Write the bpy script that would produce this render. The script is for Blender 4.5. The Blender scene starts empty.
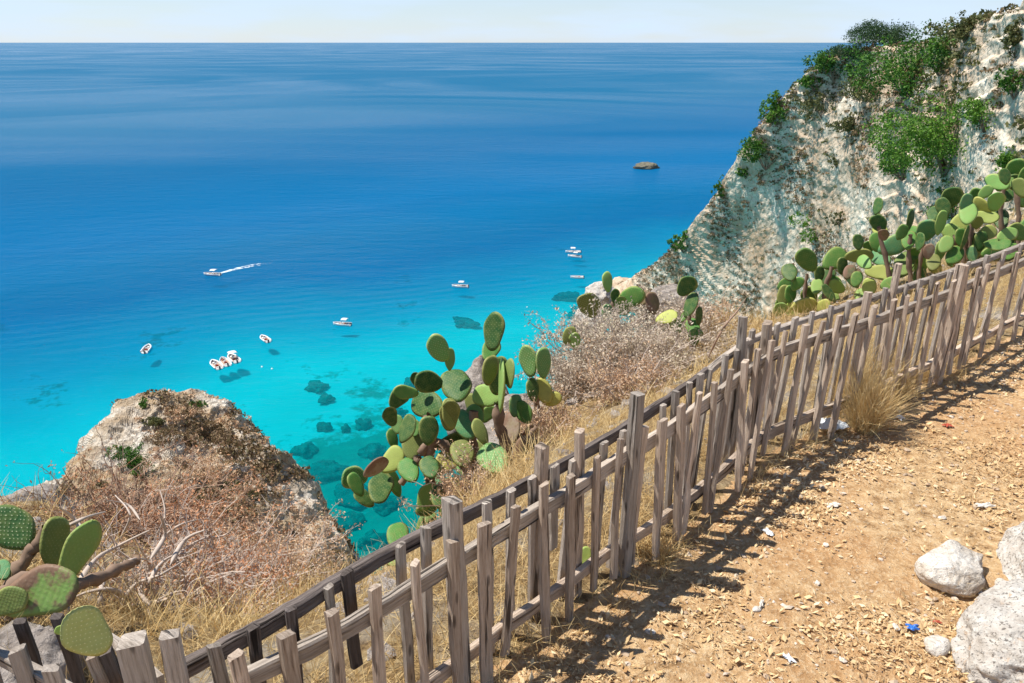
import bpy, bmesh, math, random
import numpy as np
from mathutils import Vector, Matrix, Quaternion
from mathutils.bvhtree import BVHTree

random.seed(7)
RNG = np.random.default_rng(7)
scene = bpy.context.scene
COL = scene.collection

# ------------------------------------------------------------------ camera, sky, sun, exposure
F = 768.0; EYE = 2.1; PITCH = math.atan(300.0 / F); SEA = -88.0
cam_d = bpy.data.cameras.new("camera"); cam = bpy.data.objects.new("camera", cam_d); COL.objects.link(cam)
cam_d.sensor_width = 36.0; cam_d.lens = 36.0 * F / 1024.0
cam_d.clip_start = 0.05; cam_d.clip_end = 200000.0
cam.location = (0, 0, EYE); cam.rotation_euler = (math.radians(90) - PITCH, 0, 0)
scene.camera = cam

SUN = Vector((-0.47, 0.10, 0.88)).normalized()
sun_el = math.asin(SUN.z); sun_az = math.atan2(SUN.x, SUN.y)
world = bpy.data.worlds.new("World"); scene.world = world; world.use_nodes = True
nt = world.node_tree; nt.nodes.clear()
out = nt.nodes.new("ShaderNodeOutputWorld"); bg = nt.nodes.new("ShaderNodeBackground")
sky = nt.nodes.new("ShaderNodeTexSky"); sky.sky_type = 'NISHITA'; sky.sun_disc = False
sky.sun_elevation = sun_el; sky.sun_rotation = sun_az; sky.altitude = 0
sky.air_density = 1.0; sky.dust_density = 0.1; sky.ozone_density = 4.0
# thin high cloud veil: mixes the sky colour with white by stretched noise
tc = nt.nodes.new("ShaderNodeTexCoord"); mp = nt.nodes.new("ShaderNodeMapping")
mp.inputs['Scale'].default_value = (2.2, 2.2, 14)
cn = nt.nodes.new("ShaderNodeTexNoise"); cn.inputs['Scale'].default_value = 2.4; cn.inputs['Detail'].default_value = 6
cr = nt.nodes.new("ShaderNodeValToRGB"); cr.color_ramp.elements[0].position = 0.40; cr.color_ramp.elements[1].position = 0.72
cr.color_ramp.elements[0].color = (0.50, 0.50, 0.50, 1); cr.color_ramp.elements[1].color = (0.97, 0.97, 0.97, 1)
cm = nt.nodes.new("ShaderNodeMix"); cm.data_type = 'RGBA'
cm.inputs['B'].default_value = (6.1, 7.6, 9.6, 1)
nt.links.new(tc.outputs['Generated'], mp.inputs['Vector']); nt.links.new(mp.outputs[0], cn.inputs['Vector'])
nt.links.new(cn.outputs[0], cr.inputs[0])
sx = nt.nodes.new("ShaderNodeSeparateXYZ"); nt.links.new(tc.outputs['Generated'], sx.inputs[0])
hz = nt.nodes.new("ShaderNodeMapRange"); hz.inputs['From Min'].default_value = 0.06; hz.inputs['From Max'].default_value = 0.34
hz.inputs['To Min'].default_value = 1.0; hz.inputs['To Max'].default_value = 0.0; nt.links.new(sx.outputs[2], hz.inputs['Value'])
mm = nt.nodes.new("ShaderNodeMath"); mm.operation = 'MULTIPLY'; nt.links.new(cr.outputs[0], mm.inputs[0]); nt.links.new(hz.outputs[0], mm.inputs[1])
nt.links.new(mm.outputs[0], cm.inputs['Factor'])
nt.links.new(sky.outputs[0], cm.inputs['A']); nt.links.new(cm.outputs['Result'], bg.inputs[0])
bg.inputs[1].default_value = 0.085
nt.links.new(bg.outputs[0], out.inputs[0])

sl = bpy.data.lights.new("sun", 'SUN'); sl.energy = 4.8; sl.angle = math.radians(0.55); sl.color = (1.0, 0.955, 0.88)
so = bpy.data.objects.new("sun", sl); COL.objects.link(so)
so.rotation_euler = SUN.to_track_quat('Z', 'Y').to_euler(); so.location = (-20, 5, 40)

vs = scene.view_settings; vs.view_transform = 'Standard'; vs.look = 'None'; vs.gamma = 1.0
vs.use_curve_mapping = False; vs.exposure = 0.45

# ------------------------------------------------------------------ helpers
cp_, sp_ = math.cos(PITCH), math.sin(PITCH)
FWD = Vector((0, cp_, -sp_)); UP = Vector((0, sp_, cp_)); RIGHT = Vector((1, 0, 0)); EYEP = Vector((0, 0, EYE))
def ray(px, py):
    X = (px - 512) / F; Y = (341.5 - py) / F
    return FWD + RIGHT * X + UP * Y
def PZ(px, py, z):
    d = ray(px, py); return EYEP + d * ((z - EYE) / d.z)
def PR(px, py, R):
    d = ray(px, py); return EYEP + d * (R / math.hypot(d.x, d.y))
def depth_of(p):
    return (Vector(p) - EYEP).dot(FWD)

def hash3(ix, iy, iz, seed):
    n = (ix.astype(np.int64) * 374761393 + iy.astype(np.int64) * 668265263 + iz.astype(np.int64) * 2147483647 + seed * 144665) & 0xFFFFFFFF
    n = ((n ^ (n >> 13)) * 1274126177) & 0xFFFFFFFF
    n = (n ^ (n >> 16)) & 0xFFFFFFFF
    return n / 4294967295.0
def vnoise(P, seed=0):
    f = np.floor(P); t = P - f; t = t * t * (3 - 2 * t); f = f.astype(np.int64)
    r = 0
    for dx in (0, 1):
        wx = t[:, 0] if dx else 1 - t[:, 0]
        for dy in (0, 1):
            wy = t[:, 1] if dy else 1 - t[:, 1]
            for dz in (0, 1):
                wz = t[:, 2] if dz else 1 - t[:, 2]
                r = r + wx * wy * wz * hash3(f[:, 0] + dx, f[:, 1] + dy, f[:, 2] + dz, seed)
    return r * 2 - 1
def fbm(P, scale, octv=5, seed=0, ridged=False, rough=0.5):
    a = 1.0; s = scale; tot = np.zeros(len(P)); w = 0
    for o in range(octv):
        n = vnoise(P * s + 17.3 * o, seed + o)
        if ridged: n = 1 - 2 * np.abs(n)
        tot += a * n; w += a; a *= rough; s *= 2.03
    return tot / w

def link(o, parent=None):
    COL.objects.link(o)
    if parent is not None: o.parent = parent
    return o
def mesh_np(name, V, Fc, mat=None, parent=None, smooth=False, loc=None):
    """V (n,3), Fc (m,k) one polygon size"""
    V = np.asarray(V, dtype=np.float32); Fc = np.asarray(Fc, dtype=np.int32)
    me = bpy.data.meshes.new(name)
    me.vertices.add(len(V)); me.vertices.foreach_set('co', V.ravel())
    k = Fc.shape[1]; m = len(Fc)
    me.loops.add(m * k); me.loops.foreach_set('vertex_index', Fc.ravel())
    me.polygons.add(m); me.polygons.foreach_set('loop_start', np.arange(0, m * k, k, dtype=np.int32))
    me.polygons.foreach_set('use_smooth', np.full(m, smooth))
    me.update(calc_edges=True)
    o = bpy.data.objects.new(name, me)
    if mat: me.materials.append(mat)
    if loc is not None: o.location = loc
    return link(o, parent)
def mesh_py(name, V, Fc, mat=None, parent=None, smooth=False, loc=None):
    me = bpy.data.meshes.new(name); me.from_pydata([tuple(v) for v in V], [], Fc); me.update()
    if smooth: me.polygons.foreach_set('use_smooth', [True] * len(me.polygons))
    o = bpy.data.objects.new(name, me)
    if mat: me.materials.append(mat)
    if loc is not None: o.location = loc
    return link(o, parent)
def tag(o, label=None, cat=None, group=None, kind=None):
    if label: o['label'] = label
    if cat: o['category'] = cat
    if group: o['group'] = group
    if kind: o['kind'] = kind
    return o
def empty(name, loc):
    o = bpy.data.objects.new(name, None); o.location = loc; o.empty_display_size = 0.1
    return link(o)
def bvh_of(o):
    me = o.data; n = len(me.vertices); co = np.empty(n * 3, dtype=np.float32); me.vertices.foreach_get('co', co)
    co = co.reshape(-1, 3)
    polys = [tuple(p.vertices) for p in me.polygons]
    return BVHTree.FromPolygons([tuple(c) for c in co.tolist()], polys)

# ------------------------------------------------------------------ material helpers
class NT:
    def __init__(s, name):
        s.m = bpy.data.materials.new(name); s.m.use_nodes = True; s.t = s.m.node_tree; s.t.nodes.clear()
        s.out = s.n("ShaderNodeOutputMaterial")
    def n(s, typ, **kw):
        nd = s.t.nodes.new(typ)
        for k, v in kw.items(): setattr(nd, k, v)
        return nd
    def l(s, a, b): s.t.links.new(a, b)
    def coord(s, which='Object', scale=(1, 1, 1)):
        if which == 'Position': c = s.n("ShaderNodeNewGeometry").outputs['Position']
        elif which == 'UV': c = s.n("ShaderNodeTexCoord").outputs['UV']
        else: c = s.n("ShaderNodeTexCoord").outputs[which]
        m = s.n("ShaderNodeMapping"); m.inputs['Scale'].default_value = scale; s.l(c, m.inputs['Vector']); return m.outputs[0]
    def noise(s, vec, scale, detail=5, rough=0.6, dist=0.0):
        nd = s.n("ShaderNodeTexNoise"); nd.inputs['Scale'].default_value = scale; nd.inputs['Detail'].default_value = detail
        nd.inputs['Roughness'].default_value = rough; nd.inputs['Distortion'].default_value = dist
        s.l(vec, nd.inputs['Vector']); return nd.outputs[0]
    def ramp(s, fac, stops, interp='LINEAR'):
        r = s.n("ShaderNodeValToRGB"); r.color_ramp.interpolation = interp
        e = r.color_ramp.elements
        while len(e) < len(stops): e.new(0.5)
        for i, (p, c) in enumerate(stops):
            e[i].position = p; e[i].color = tuple(c) + (1,) if len(c) == 3 else c
        s.l(fac, r.inputs[0]); return r.outputs[0]
    def mix(s, f, a, b, blend='MIX'):
        m = s.n("ShaderNodeMix", data_type='RGBA', blend_type=blend)
        for nm, v in (('Factor', f), ('A', a), ('B', b)):
            if hasattr(v, 'links'): s.l(v, m.inputs[nm])
            elif nm == 'Factor': m.inputs[nm].default_value = v
            else: m.inputs[nm].default_value = tuple(v) + (1,)
        return m.outputs['Result']
    def math(s, op, a, b=0.0, c=None, clamp=False):
        m = s.n("ShaderNodeMath", operation=op); m.use_clamp = clamp
        for i, v in enumerate((a, b) if c is None else (a, b, c)):
            if hasattr(v, 'links'): s.l(v, m.inputs[i])
            else: m.inputs[i].default_value = v
        return m.outputs[0]
    def bump(s, h, strength, dist, prev=None):
        b = s.n("ShaderNodeBump"); b.inputs['Strength'].default_value = strength; b.inputs['Distance'].default_value = dist
        s.l(h, b.inputs['Height'])
        if prev is not None: s.l(prev, b.inputs['Normal'])
        return b.outputs[0]
    def bsdf(s, col, rough=0.8, normal=None, spec=0.3, transl=None):
        p = s.n("ShaderNodeBsdfPrincipled")
        if hasattr(col, 'links'): s.l(col, p.inputs['Base Color'])
        else: p.inputs['Base Color'].default_value = tuple(col) + (1,)
        if hasattr(rough, 'links'): s.l(rough, p.inputs['Roughness'])
        else: p.inputs['Roughness'].default_value = rough
        p.inputs['Specular IOR Level'].default_value = spec
        if normal is not None: s.l(normal, p.inputs['Normal'])
        sh = p.outputs[0]
        if transl:
            t = s.n("ShaderNodeBsdfTranslucent")
            if hasattr(col, 'links'): s.l(col, t.inputs[0])
            else: t.inputs[0].default_value = tuple(col) + (1,)
            mx = s.n("ShaderNodeMixShader"); mx.inputs[0].default_value = transl
            s.l(sh, mx.inputs[1]); s.l(t.outputs[0], mx.inputs[2]); sh = mx.outputs[0]
        s.l(sh, s.out.inputs[0]); return p

def simple_mat(name, col, rough=0.5, spec=0.4, var=0.12, scale=8):
    m = NT(name); v = m.coord('Object'); n = m.noise(v, scale, 4)
    c = m.mix(n, tuple(x * (1 - var) for x in col), tuple(min(1, x * (1 + var)) for x in col))
    m.bsdf(c, rough, None, spec); return m.m

def foliage_mat(name, stops, scale=1.2, transl=0.25, rough=0.6):
    """leaf colour from each leaf's own random value plus a slow drift across the plant"""
    m = NT(name); g = m.n("ShaderNodeNewGeometry")
    v = m.coord('Position'); n = m.noise(v, scale, 3)
    f = m.math('MULTIPLY_ADD', g.outputs['Random Per Island'], 0.6, m.math('MULTIPLY_ADD', n, 0.9, -0.25), clamp=True)
    m.bsdf(m.ramp(f, stops), rough, None, 0.25, transl); return m.m

# rock
def rock_mat(name, pale, mid, dark, scale, speck=0.0, *, soil=None, strata=0.0, bump=0.6, bdist=0.3, ck=1.0):
    m = NT(name); v = m.coord('Position')
    n1 = m.noise(v, scale, 8, 0.65); n2 = m.noise(v, scale * 5, 6, 0.7); n3 = m.noise(v, scale * 0.28, 4, 0.55)
    vo = m.n("ShaderNodeTexVoronoi", feature='DISTANCE_TO_EDGE'); vo.inputs['Scale'].default_value = scale * 2.2
    wv = m.n("ShaderNodeVectorMath", operation='ADD'); m.l(v, wv.inputs[0])
    nn = m.n("ShaderNodeTexNoise"); nn.inputs['Scale'].default_value = scale * 2; m.l(v, nn.inputs['Vector'])
    sc = m.n("ShaderNodeVectorMath", operation='SCALE'); m.l(nn.outputs['Color'], sc.inputs[0]); sc.inputs['Scale'].default_value = 0.9 / scale
    m.l(sc.outputs[0], wv.inputs[1]); m.l(wv.outputs[0], vo.inputs['Vector'])
    crack = m.ramp(vo.outputs[0], [(0.0, (0, 0, 0)), (0.09, (1, 1, 1))])
    c = m.ramp(n1, [(0.3, dark), (0.44, mid), (0.58, pale), (0.8, tuple(min(1, x * 1.15) for x in pale))])
    c2 = m.ramp(n2, [(0.3, tuple(x * 0.55 for x in mid)), (0.5, mid), (0.62, pale)])
    c = m.mix(0.45, c, c2)
    c = m.mix(m.math('MULTIPLY', m.math('SUBTRACT', 1.0, crack), 0.45 * ck), c, dark)
    if soil:
        f = m.ramp(n3, [(0.43, (0, 0, 0)), (0.60, (0.9, 0.9, 0.9))])
        f2 = m.math('MULTIPLY', f, m.ramp(n2, [(0.35, (0.25, 0.25, 0.25)), (0.55, (1, 1, 1))]))
        c = m.mix(f2, c, soil)
    if speck:
        n5 = m.noise(v, 85.0, 3, 0.6); n6 = m.noise(v, 24.0, 5, 0.7)
        c = m.mix(m.ramp(n5, [(0.56, (0, 0, 0)), (0.64, (speck, speck, speck))]), c, (0.10, 0.08, 0.065))
        c = m.mix(m.ramp(n6, [(0.60, (0, 0, 0)), (0.68, (0.6, 0.6, 0.6))]), c, (0.52, 0.30, 0.14))
    hgt = m.math('ADD', m.math('MULTIPLY', n1, 1.0), m.math('MULTIPLY', n2, 0.5))
    hgt = m.math('ADD', hgt, m.math('MULTIPLY', crack, 0.12 * ck))
    m.bsdf(c, 0.95, m.bump(hgt, bump, bdist), 0.1)
    return m.m

M = {}
M['cliff'] = rock_mat('cliff_limestone', (0.80, 0.72, 0.59), (0.64, 0.54, 0.41), (0.30, 0.22, 0.14), 0.22, soil=(0.46, 0.30, 0.18), bump=0.6, bdist=0.6)
M['outcrop'] = rock_mat('outcrop_rock', (0.84, 0.79, 0.70), (0.56, 0.47, 0.36), (0.13, 0.095, 0.06), 0.9, soil=(0.40, 0.27, 0.14), bump=0.8, bdist=0.35)
M['boulder'] = rock_mat('boulder_rock', (0.70, 0.67, 0.61), (0.56, 0.50, 0.43), (0.26, 0.20, 0.15), 7.0, 0.75, bump=0.8, bdist=0.05, ck=0.0)
M['stone'] = rock_mat('pale_stone', (0.85, 0.81, 0.74), (0.66, 0.58, 0.48), (0.34, 0.25, 0.17), 9.0, 0.35, bump=0.8, bdist=0.04, ck=0.0)
M['greyrock'] = rock_mat('grey_rock', (0.52, 0.46, 0.41), (0.32, 0.27, 0.23), (0.10, 0.085, 0.07), 4.0, bump=0.9, bdist=0.1, ck=0.0)
M['darkrock'] = rock_mat('wet_rock', (0.30, 0.27, 0.20), (0.15, 0.14, 0.10), (0.06, 0.06, 0.05), 0.5, bump=0.8, bdist=0.5)

# dry earth of path
m = NT('dry_earth'); v = m.coord('Position')
n1 = m.noise(v, 1.1, 5); n2 = m.noise(v, 16, 8, 0.7); n3 = m.noise(v, 70, 6, 0.7)
c = m.ramp(n2, [(0.32, (0.22, 0.13, 0.06)), (0.44, (0.45, 0.275, 0.13)), (0.56, (0.62, 0.42, 0.22)), (0.70, (0.76, 0.58, 0.35))])
c = m.mix(m.ramp(n1, [(0.42, (0, 0, 0)), (0.62, (0.5, 0.5, 0.5))]), c, (0.50, 0.265, 0.115))
c = m.mix(m.ramp(n3, [(0.5, (0, 0, 0)), (0.66, (0.6, 0.6, 0.6))]), c, (0.80, 0.64, 0.42))
h = m.math('ADD', m.math('MULTIPLY', n2, 0.7), m.math('MULTIPLY', n3, 0.5))
m.bsdf(c, 0.95, m.bump(h, 0.9, 0.03), 0.1); M['earth'] = m.m

m = NT('dry_slope'); v = m.coord('Position')
n1 = m.noise(v, 1.6, 6); n2 = m.noise(v, 18, 8, 0.7)
c = m.ramp(n2, [(0.32, (0.16, 0.10, 0.05)), (0.5, (0.37, 0.25, 0.12)), (0.66, (0.55, 0.42, 0.23))])
c = m.mix(m.ramp(n1, [(0.5, (0, 0, 0)), (0.62, (0.7, 0.7, 0.7))]), c, (0.40, 0.36, 0.30))
m.bsdf(c, 0.95, m.bump(m.math('ADD', n1, n2), 0.9, 0.08), 0.1); M['slope'] = m.m

# weathered wood; grain runs along uv.y
def wood(name, pale, mid, dark):
    m = NT(name); oi = m.n("ShaderNodeObjectInfo")
    uv = m.n("ShaderNodeTexCoord").outputs['UV']
    mp = m.n("ShaderNodeMapping"); mp.inputs['Scale'].default_value = (1, 0.045, 1); m.l(uv, mp.inputs['Vector'])
    cx = m.n("ShaderNodeCombineXYZ"); m.l(m.math('MULTIPLY', oi.outputs['Random'], 37.0), cx.inputs[2]); m.l(cx.outputs[0], mp.inputs['Location'])
    mp2 = m.n("ShaderNodeMapping"); mp2.inputs['Scale'].default_value = (1, 0.3, 1); m.l(uv, mp2.inputs['Vector']); m.l(cx.outputs[0], mp2.inputs['Location'])
    n1 = m.noise(mp.outputs[0], 130, 6, 0.7); n2 = m.noise(mp2.outputs[0], 14, 5, 0.6, 0.6)
    nk = m.noise(mp.outputs[0], 45, 3, 0.5)
    c = m.ramp(n1, [(0.30, dark), (0.44, mid), (0.62, pale), (0.8, tuple(min(1, x * 1.2) for x in pale))])
    c = m.mix(m.ramp(n2, [(0.40, (0, 0, 0)), (0.62, (0.55, 0.55, 0.55))]), c, mid)
    crack = m.ramp(nk, [(0.33, (0, 0, 0)), (0.38, (1, 1, 1))])
    c = m.mix(m.math('MULTIPLY', m.math('SUBTRACT', 1.0, crack), 0.85), c, tuple(x * 0.35 for x in dark))
    kn = m.n('ShaderNodeTexVoronoi'); kn.inputs['Scale'].default_value = 1.0; mk = m.n('ShaderNodeMapping'); mk.inputs['Scale'].default_value = (22, 6, 1); m.l(uv, mk.inputs['Vector']); m.l(cx.outputs[0], mk.inputs['Location']); m.l(mk.outputs[0], kn.inputs['Vector'])
    kf = m.ramp(kn.outputs['Distance'], [(0.0, (0.9, 0.9, 0.9)), (0.13, (0.55, 0.55, 0.55)), (0.19, (0, 0, 0))]); c = m.mix(kf, c, tuple(x * 0.5 for x in dark))
    stn = m.noise(mp2.outputs[0], 5, 4, 0.6); c = m.mix(m.ramp(stn, [(0.5, (0, 0, 0)), (0.75, (0.35, 0.35, 0.35))]), c, tuple(x * 1.6 for x in dark))
    tone = m.math('MULTIPLY_ADD', oi.outputs['Random'], 0.5, 0.82)
    hs = m.n("ShaderNodeHueSaturation"); m.l(tone, hs.inputs['Value']); m.l(c, hs.inputs['Color'])
    h = m.math('ADD', n1, m.math('MULTIPLY', crack, 0.8))
    m.bsdf(hs.outputs[0], 0.85, m.bump(h, 1.0, 0.012), 0.1); return m.m
M['wood'] = wood('weathered_wood', (0.66, 0.54, 0.43), (0.43, 0.33, 0.25), (0.12, 0.08, 0.055))
M['wood_grey'] = wood('grey_wood', (0.62, 0.54, 0.46), (0.40, 0.335, 0.275), (0.11, 0.088, 0.07))
M['wood_dark'] = wood('dark_old_wood', (0.24, 0.20, 0.18), (0.13, 0.105, 0.09), (0.04, 0.032, 0.028))
M['bark'] = simple_mat('dry_bark', (0.23, 0.165, 0.12), 0.9, 0.1, 0.4, 30)
M['twig'] = simple_mat('grey_twig', (0.52, 0.43, 0.36), 0.9, 0.1, 0.3, 20)
M['twig_red'] = simple_mat('red_brown_twig', (0.36, 0.24, 0.17), 0.9, 0.1, 0.35, 14)
M['cactus_wood'] = simple_mat('cactus_wood', (0.25, 0.17, 0.12), 0.9, 0.1, 0.45, 12)

# cactus pad, colour from the object's own colour, areoles on a slanting lattice
def pad_mat(name, dotcol, rim, dotamt, corky=0.0):
    m = NT(name); oi = m.n("ShaderNodeObjectInfo"); tcn = m.n("ShaderNodeTexCoord")
    sep = m.n("ShaderNodeSeparateXYZ"); m.l(tcn.outputs['Object'], sep.inputs[0])
    x, z = sep.outputs[0], sep.outputs[2]
    jn = m.noise(tcn.outputs['Object'], 3.5, 2, 0.5); xo, zo = x, z; x = m.math('ADD', x, m.math('MULTIPLY_ADD', jn, 0.16, -0.08)); z = m.math('ADD', z, m.math('MULTIPLY', jn, 0.12))
    k = 9.5
    a = m.math('MULTIPLY', m.math('ADD', m.math('MULTIPLY', x, 1.15), z), k)
    b = m.math('MULTIPLY', m.math('SUBTRACT', m.math('MULTIPLY', x, 1.15), z), k)
    fa = m.math('ABSOLUTE', m.math('SUBTRACT', m.math('FRACT', a), 0.5)); fb = m.math('ABSOLUTE', m.math('SUBTRACT', m.math('FRACT', b), 0.5))
    d = m.math('SQRT', m.math('ADD', m.math('MULTIPLY', fa, fa), m.math('MULTIPLY', fb, fb)))
    dot = m.ramp(d, [(0.0, (1, 1, 1)), (0.08, (1, 1, 1)), (0.17, (0, 0, 0))])
    ridge = m.ramp(d, [(0.0, (1, 1, 1)), (0.65, (0, 0, 0))])
    n = m.noise(tcn.outputs['Object'], 5, 5, 0.6)
    base = m.mix(m.ramp(n, [(0.35, (0, 0, 0)), (0.7, (0.35, 0.35, 0.35))]), oi.outputs['Color'], (0.34, 0.36, 0.10))
    ns = m.noise(tcn.outputs['Object'], 9, 4, 0.7); base = m.mix(m.ramp(ns, [(0.64, (0, 0, 0)), (0.69, (0.7, 0.7, 0.7))]), base, (0.32, 0.26, 0.15))
    at = m.n("ShaderNodeAttribute", attribute_name='rim')
    rn = m.math('MULTIPLY', at.outputs['Fac'], m.ramp(n, [(0.3, (0.2, 0.2, 0.2)), (0.55, (1, 1, 1))]), clamp=True)
    base = m.mix(m.math('MULTIPLY', rn, 0.8), base, rim)  # rim colour paints in the backlit glow along the pad edge
    if corky:
        nc = m.noise(tcn.outputs['Object'], 2.6, 6, 0.65)
        f = m.math('ADD', m.math('MULTIPLY', x, 0.35), nc)
        base = m.mix(m.ramp(f, [(0.44, (0, 0, 0)), (0.54, (corky, corky, corky))]), base, (0.28, 0.17, 0.11))
    base = m.mix(m.math('MULTIPLY', dot, dotamt), base, dotcol)
    hh = m.math('ADD', m.math('MULTIPLY', ridge, 0.22), m.math('MULTIPLY', n, 0.7))
    m.bsdf(base, 0.55, m.bump(hh, 0.35, 0.012), 0.3, 0.22); return m.m
M['pad'] = pad_mat('cactus_pad', (0.55, 0.56, 0.28), (0.50, 0.48, 0.15), 0.35)
M['pad_spot'] = pad_mat('spotted_cactus_pad', (0.72, 0.76, 0.44), (0.55, 0.52, 0.2), 0.85)
M['pad_dead'] = pad_mat('corky_cactus_pad', (0.45, 0.38, 0.25), (0.36, 0.26, 0.16), 0.3, 1.0)

M['leaf_green'] = foliage_mat('leaf_green', [(0.0, (0.018, 0.05, 0.012)), (0.4, (0.05, 0.14, 0.02)), (0.7, (0.10, 0.23, 0.025)), (1.0, (0.18, 0.31, 0.04))], 0.15)
M['leaf_bright'] = foliage_mat('leaf_bright', [(0.0, (0.03, 0.08, 0.012)), (0.4, (0.08, 0.19, 0.02)), (0.7, (0.14, 0.28, 0.03)), (1.0, (0.22, 0.34, 0.06))], 0.15)
M['leaf_olive'] = foliage_mat('leaf_olive', [(0.0, (0.05, 0.06, 0.02)), (0.5, (0.12, 0.13, 0.045)), (1.0, (0.26, 0.24, 0.09))], 0.3)
M['leaf_scrub'] = foliage_mat('leaf_scrub', [(0.0, (0.05, 0.045, 0.02)), (0.3, (0.12, 0.10, 0.04)), (0.55, (0.23, 0.155, 0.08)), (0.8, (0.32, 0.21, 0.13)), (1.0, (0.20, 0.23, 0.06))], 0.12)
M['leaf_pine'] = foliage_mat('leaf_pine', [(0.0, (0.02, 0.04, 0.015)), (0.5, (0.04, 0.085, 0.03)), (1.0, (0.09, 0.15, 0.05))], 0.2)
M['leaf_pink'] = foliage_mat('leaf_dry_pink', [(0.0, (0.28, 0.21, 0.15)), (0.35, (0.54, 0.44, 0.33)), (0.7, (0.74, 0.63, 0.50)), (1.0, (0.60, 0.58, 0.36))], 1.5)
M['leaf_rust'] = foliage_mat('leaf_rust', [(0.0, (0.30, 0.12, 0.06)), (0.35, (0.58, 0.26, 0.12)), (0.65, (0.74, 0.42, 0.24)), (1.0, (0.74, 0.62, 0.46))], 1.5)
M['leaf_tan'] = foliage_mat('leaf_tan', [(0.0, (0.30, 0.17, 0.10)), (0.4, (0.62, 0.40, 0.24)), (0.7, (0.78, 0.57, 0.38)), (1.0, (0.60, 0.56, 0.30))], 1.5)
M['straw'] = foliage_mat('straw', [(0.0, (0.34, 0.20, 0.08)), (0.35, (0.60, 0.41, 0.17)), (0.7, (0.78, 0.60, 0.30)), (1.0, (0.86, 0.74, 0.46))], 0.8, 0.3, 0.6)
M['litter'] = foliage_mat('leaf_litter', [(0.0, (0.17, 0.085, 0.04)), (0.15, (0.40, 0.23, 0.10)), (0.4, (0.66, 0.45, 0.22)), (0.7, (0.80, 0.62, 0.36)), (1.0, (0.86, 0.78, 0.60))], 0.9, 0.15, 0.7)
M['pebble'] = foliage_mat('pebble_mix', [(0.0, (0.30, 0.20, 0.13)), (0.5, (0.52, 0.40, 0.28)), (1.0, (0.74, 0.67, 0.58))], 1.0, 0.001, 0.9)
M['white_gel'] = simple_mat('boat_white', (0.80, 0.80, 0.79), 0.35, 0.5, 0.03)
M['canvas'] = simple_mat('boat_canvas', (0.74, 0.74, 0.72), 0.8, 0.2, 0.05)
M['navy'] = simple_mat('boat_navy_canvas', (0.03, 0.05, 0.12), 0.8, 0.2, 0.1)
M['deck'] = simple_mat('boat_deck', (0.42, 0.30, 0.22), 0.7, 0.3, 0.2)
M['cushion'] = simple_mat('boat_cushion', (0.34, 0.08, 0.05), 0.7, 0.3, 0.1)
M['engine'] = simple_mat('engine_black', (0.03, 0.03, 0.035), 0.4, 0.5, 0.1)
M['steel'] = simple_mat('steel_tube', (0.5, 0.5, 0.5), 0.3, 0.5, 0.1)
M['plastic'] = simple_mat('white_plastic_film', (0.62, 0.66, 0.69), 0.35, 0.5, 0.08, 20)
M['blue'] = simple_mat('blue_plastic_film', (0.03, 0.16, 0.55), 0.35, 0.5, 0.3, 40)
M['paper'] = simple_mat('crumpled_paper', (0.66, 0.62, 0.54), 0.8, 0.2, 0.08, 20)
M['red'] = simple_mat('faded_red_scrap', (0.45, 0.09, 0.05), 0.6, 0.3, 0.3, 30)

# ------------------------------------------------------------------ sea and seabed
NX, NY = -0.57, 0.82
m = NT('sea_water'); pos = m.n("ShaderNodeNewGeometry").outputs['Position']
dt = m.n("ShaderNodeVectorMath", operation='DOT_PRODUCT'); m.l(pos, dt.inputs[0]); dt.inputs[1].default_value = (NX, NY, 0)
wob = m.noise(m.coord('Position', (0.006, 0.006, 0.006)), 1.0, 4, 0.5)
u = m.math('ADD', dt.outputs['Value'], m.math('MULTIPLY_ADD', wob, 110.0, -55.0))
t = m.math('DIVIDE', u, 1000.0, clamp=True)
deep = m.ramp(t, [(0.10, (0.0, 0.30, 0.36)), (0.19, (0.0, 0.42, 0.50)), (0.245, (0.0, 0.29, 0.45)), (0.30, (0.0, 0.175, 0.38)), (0.40, (0.0, 0.115, 0.275)), (0.60, (0.0, 0.098, 0.235)), (1.0, (0.001, 0.108, 0.225))])
tint = m.ramp(t, [(0.10, (0.03, 0.74, 0.80)), (0.20, (0.0, 0.73, 0.84)), (0.245, (0.0, 0.52, 0.73)), (0.30, (0.0, 0.36, 0.64)), (0.40, (0.0, 0.25, 0.52))])
opac = m.ramp(t, [(0.10, (0.16, 0.16, 0.16)), (0.22, (0.26, 0.26, 0.26)), (0.30, (0.45, 0.45, 0.45)), (0.37, (0.85, 0.85, 0.85)), (0.42, (1, 1, 1))])
w1 = m.noise(m.coord('Position', (0.35, 0.9, 1)), 1.0, 5, 0.65)
w2 = m.noise(m.coord('Position', (0.05, 0.11, 1)), 1.0, 5, 0.6)
# ring of boat-wake swell crossing the bay
sepw = m.n("ShaderNodeSeparateXYZ"); m.l(pos, sepw.inputs[0])
wcoord = m.math('ADD', m.math('ADD', m.math('MULTIPLY', sepw.outputs[0], -0.40), sepw.outputs[1]), m.math('MULTIPLY', wob, 26.0))
wl = m.math('SINE', m.math('MULTIPLY', wcoord, 0.90))
band = m.math('DIVIDE', m.math('SUBTRACT', wcoord, 305.0), 26.0)
env = m.math('POWER', 2.718, m.math('MULTIPLY', m.math('MULTIPLY', band, band), -1.0))
n = m.bump(w1, 0.5, 0.6)
n = m.bump(w2, 0.6, 2.2, n)
n = m.bump(m.math('MULTIPLY', wl, env), 0.6, 0.13, n)
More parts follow.
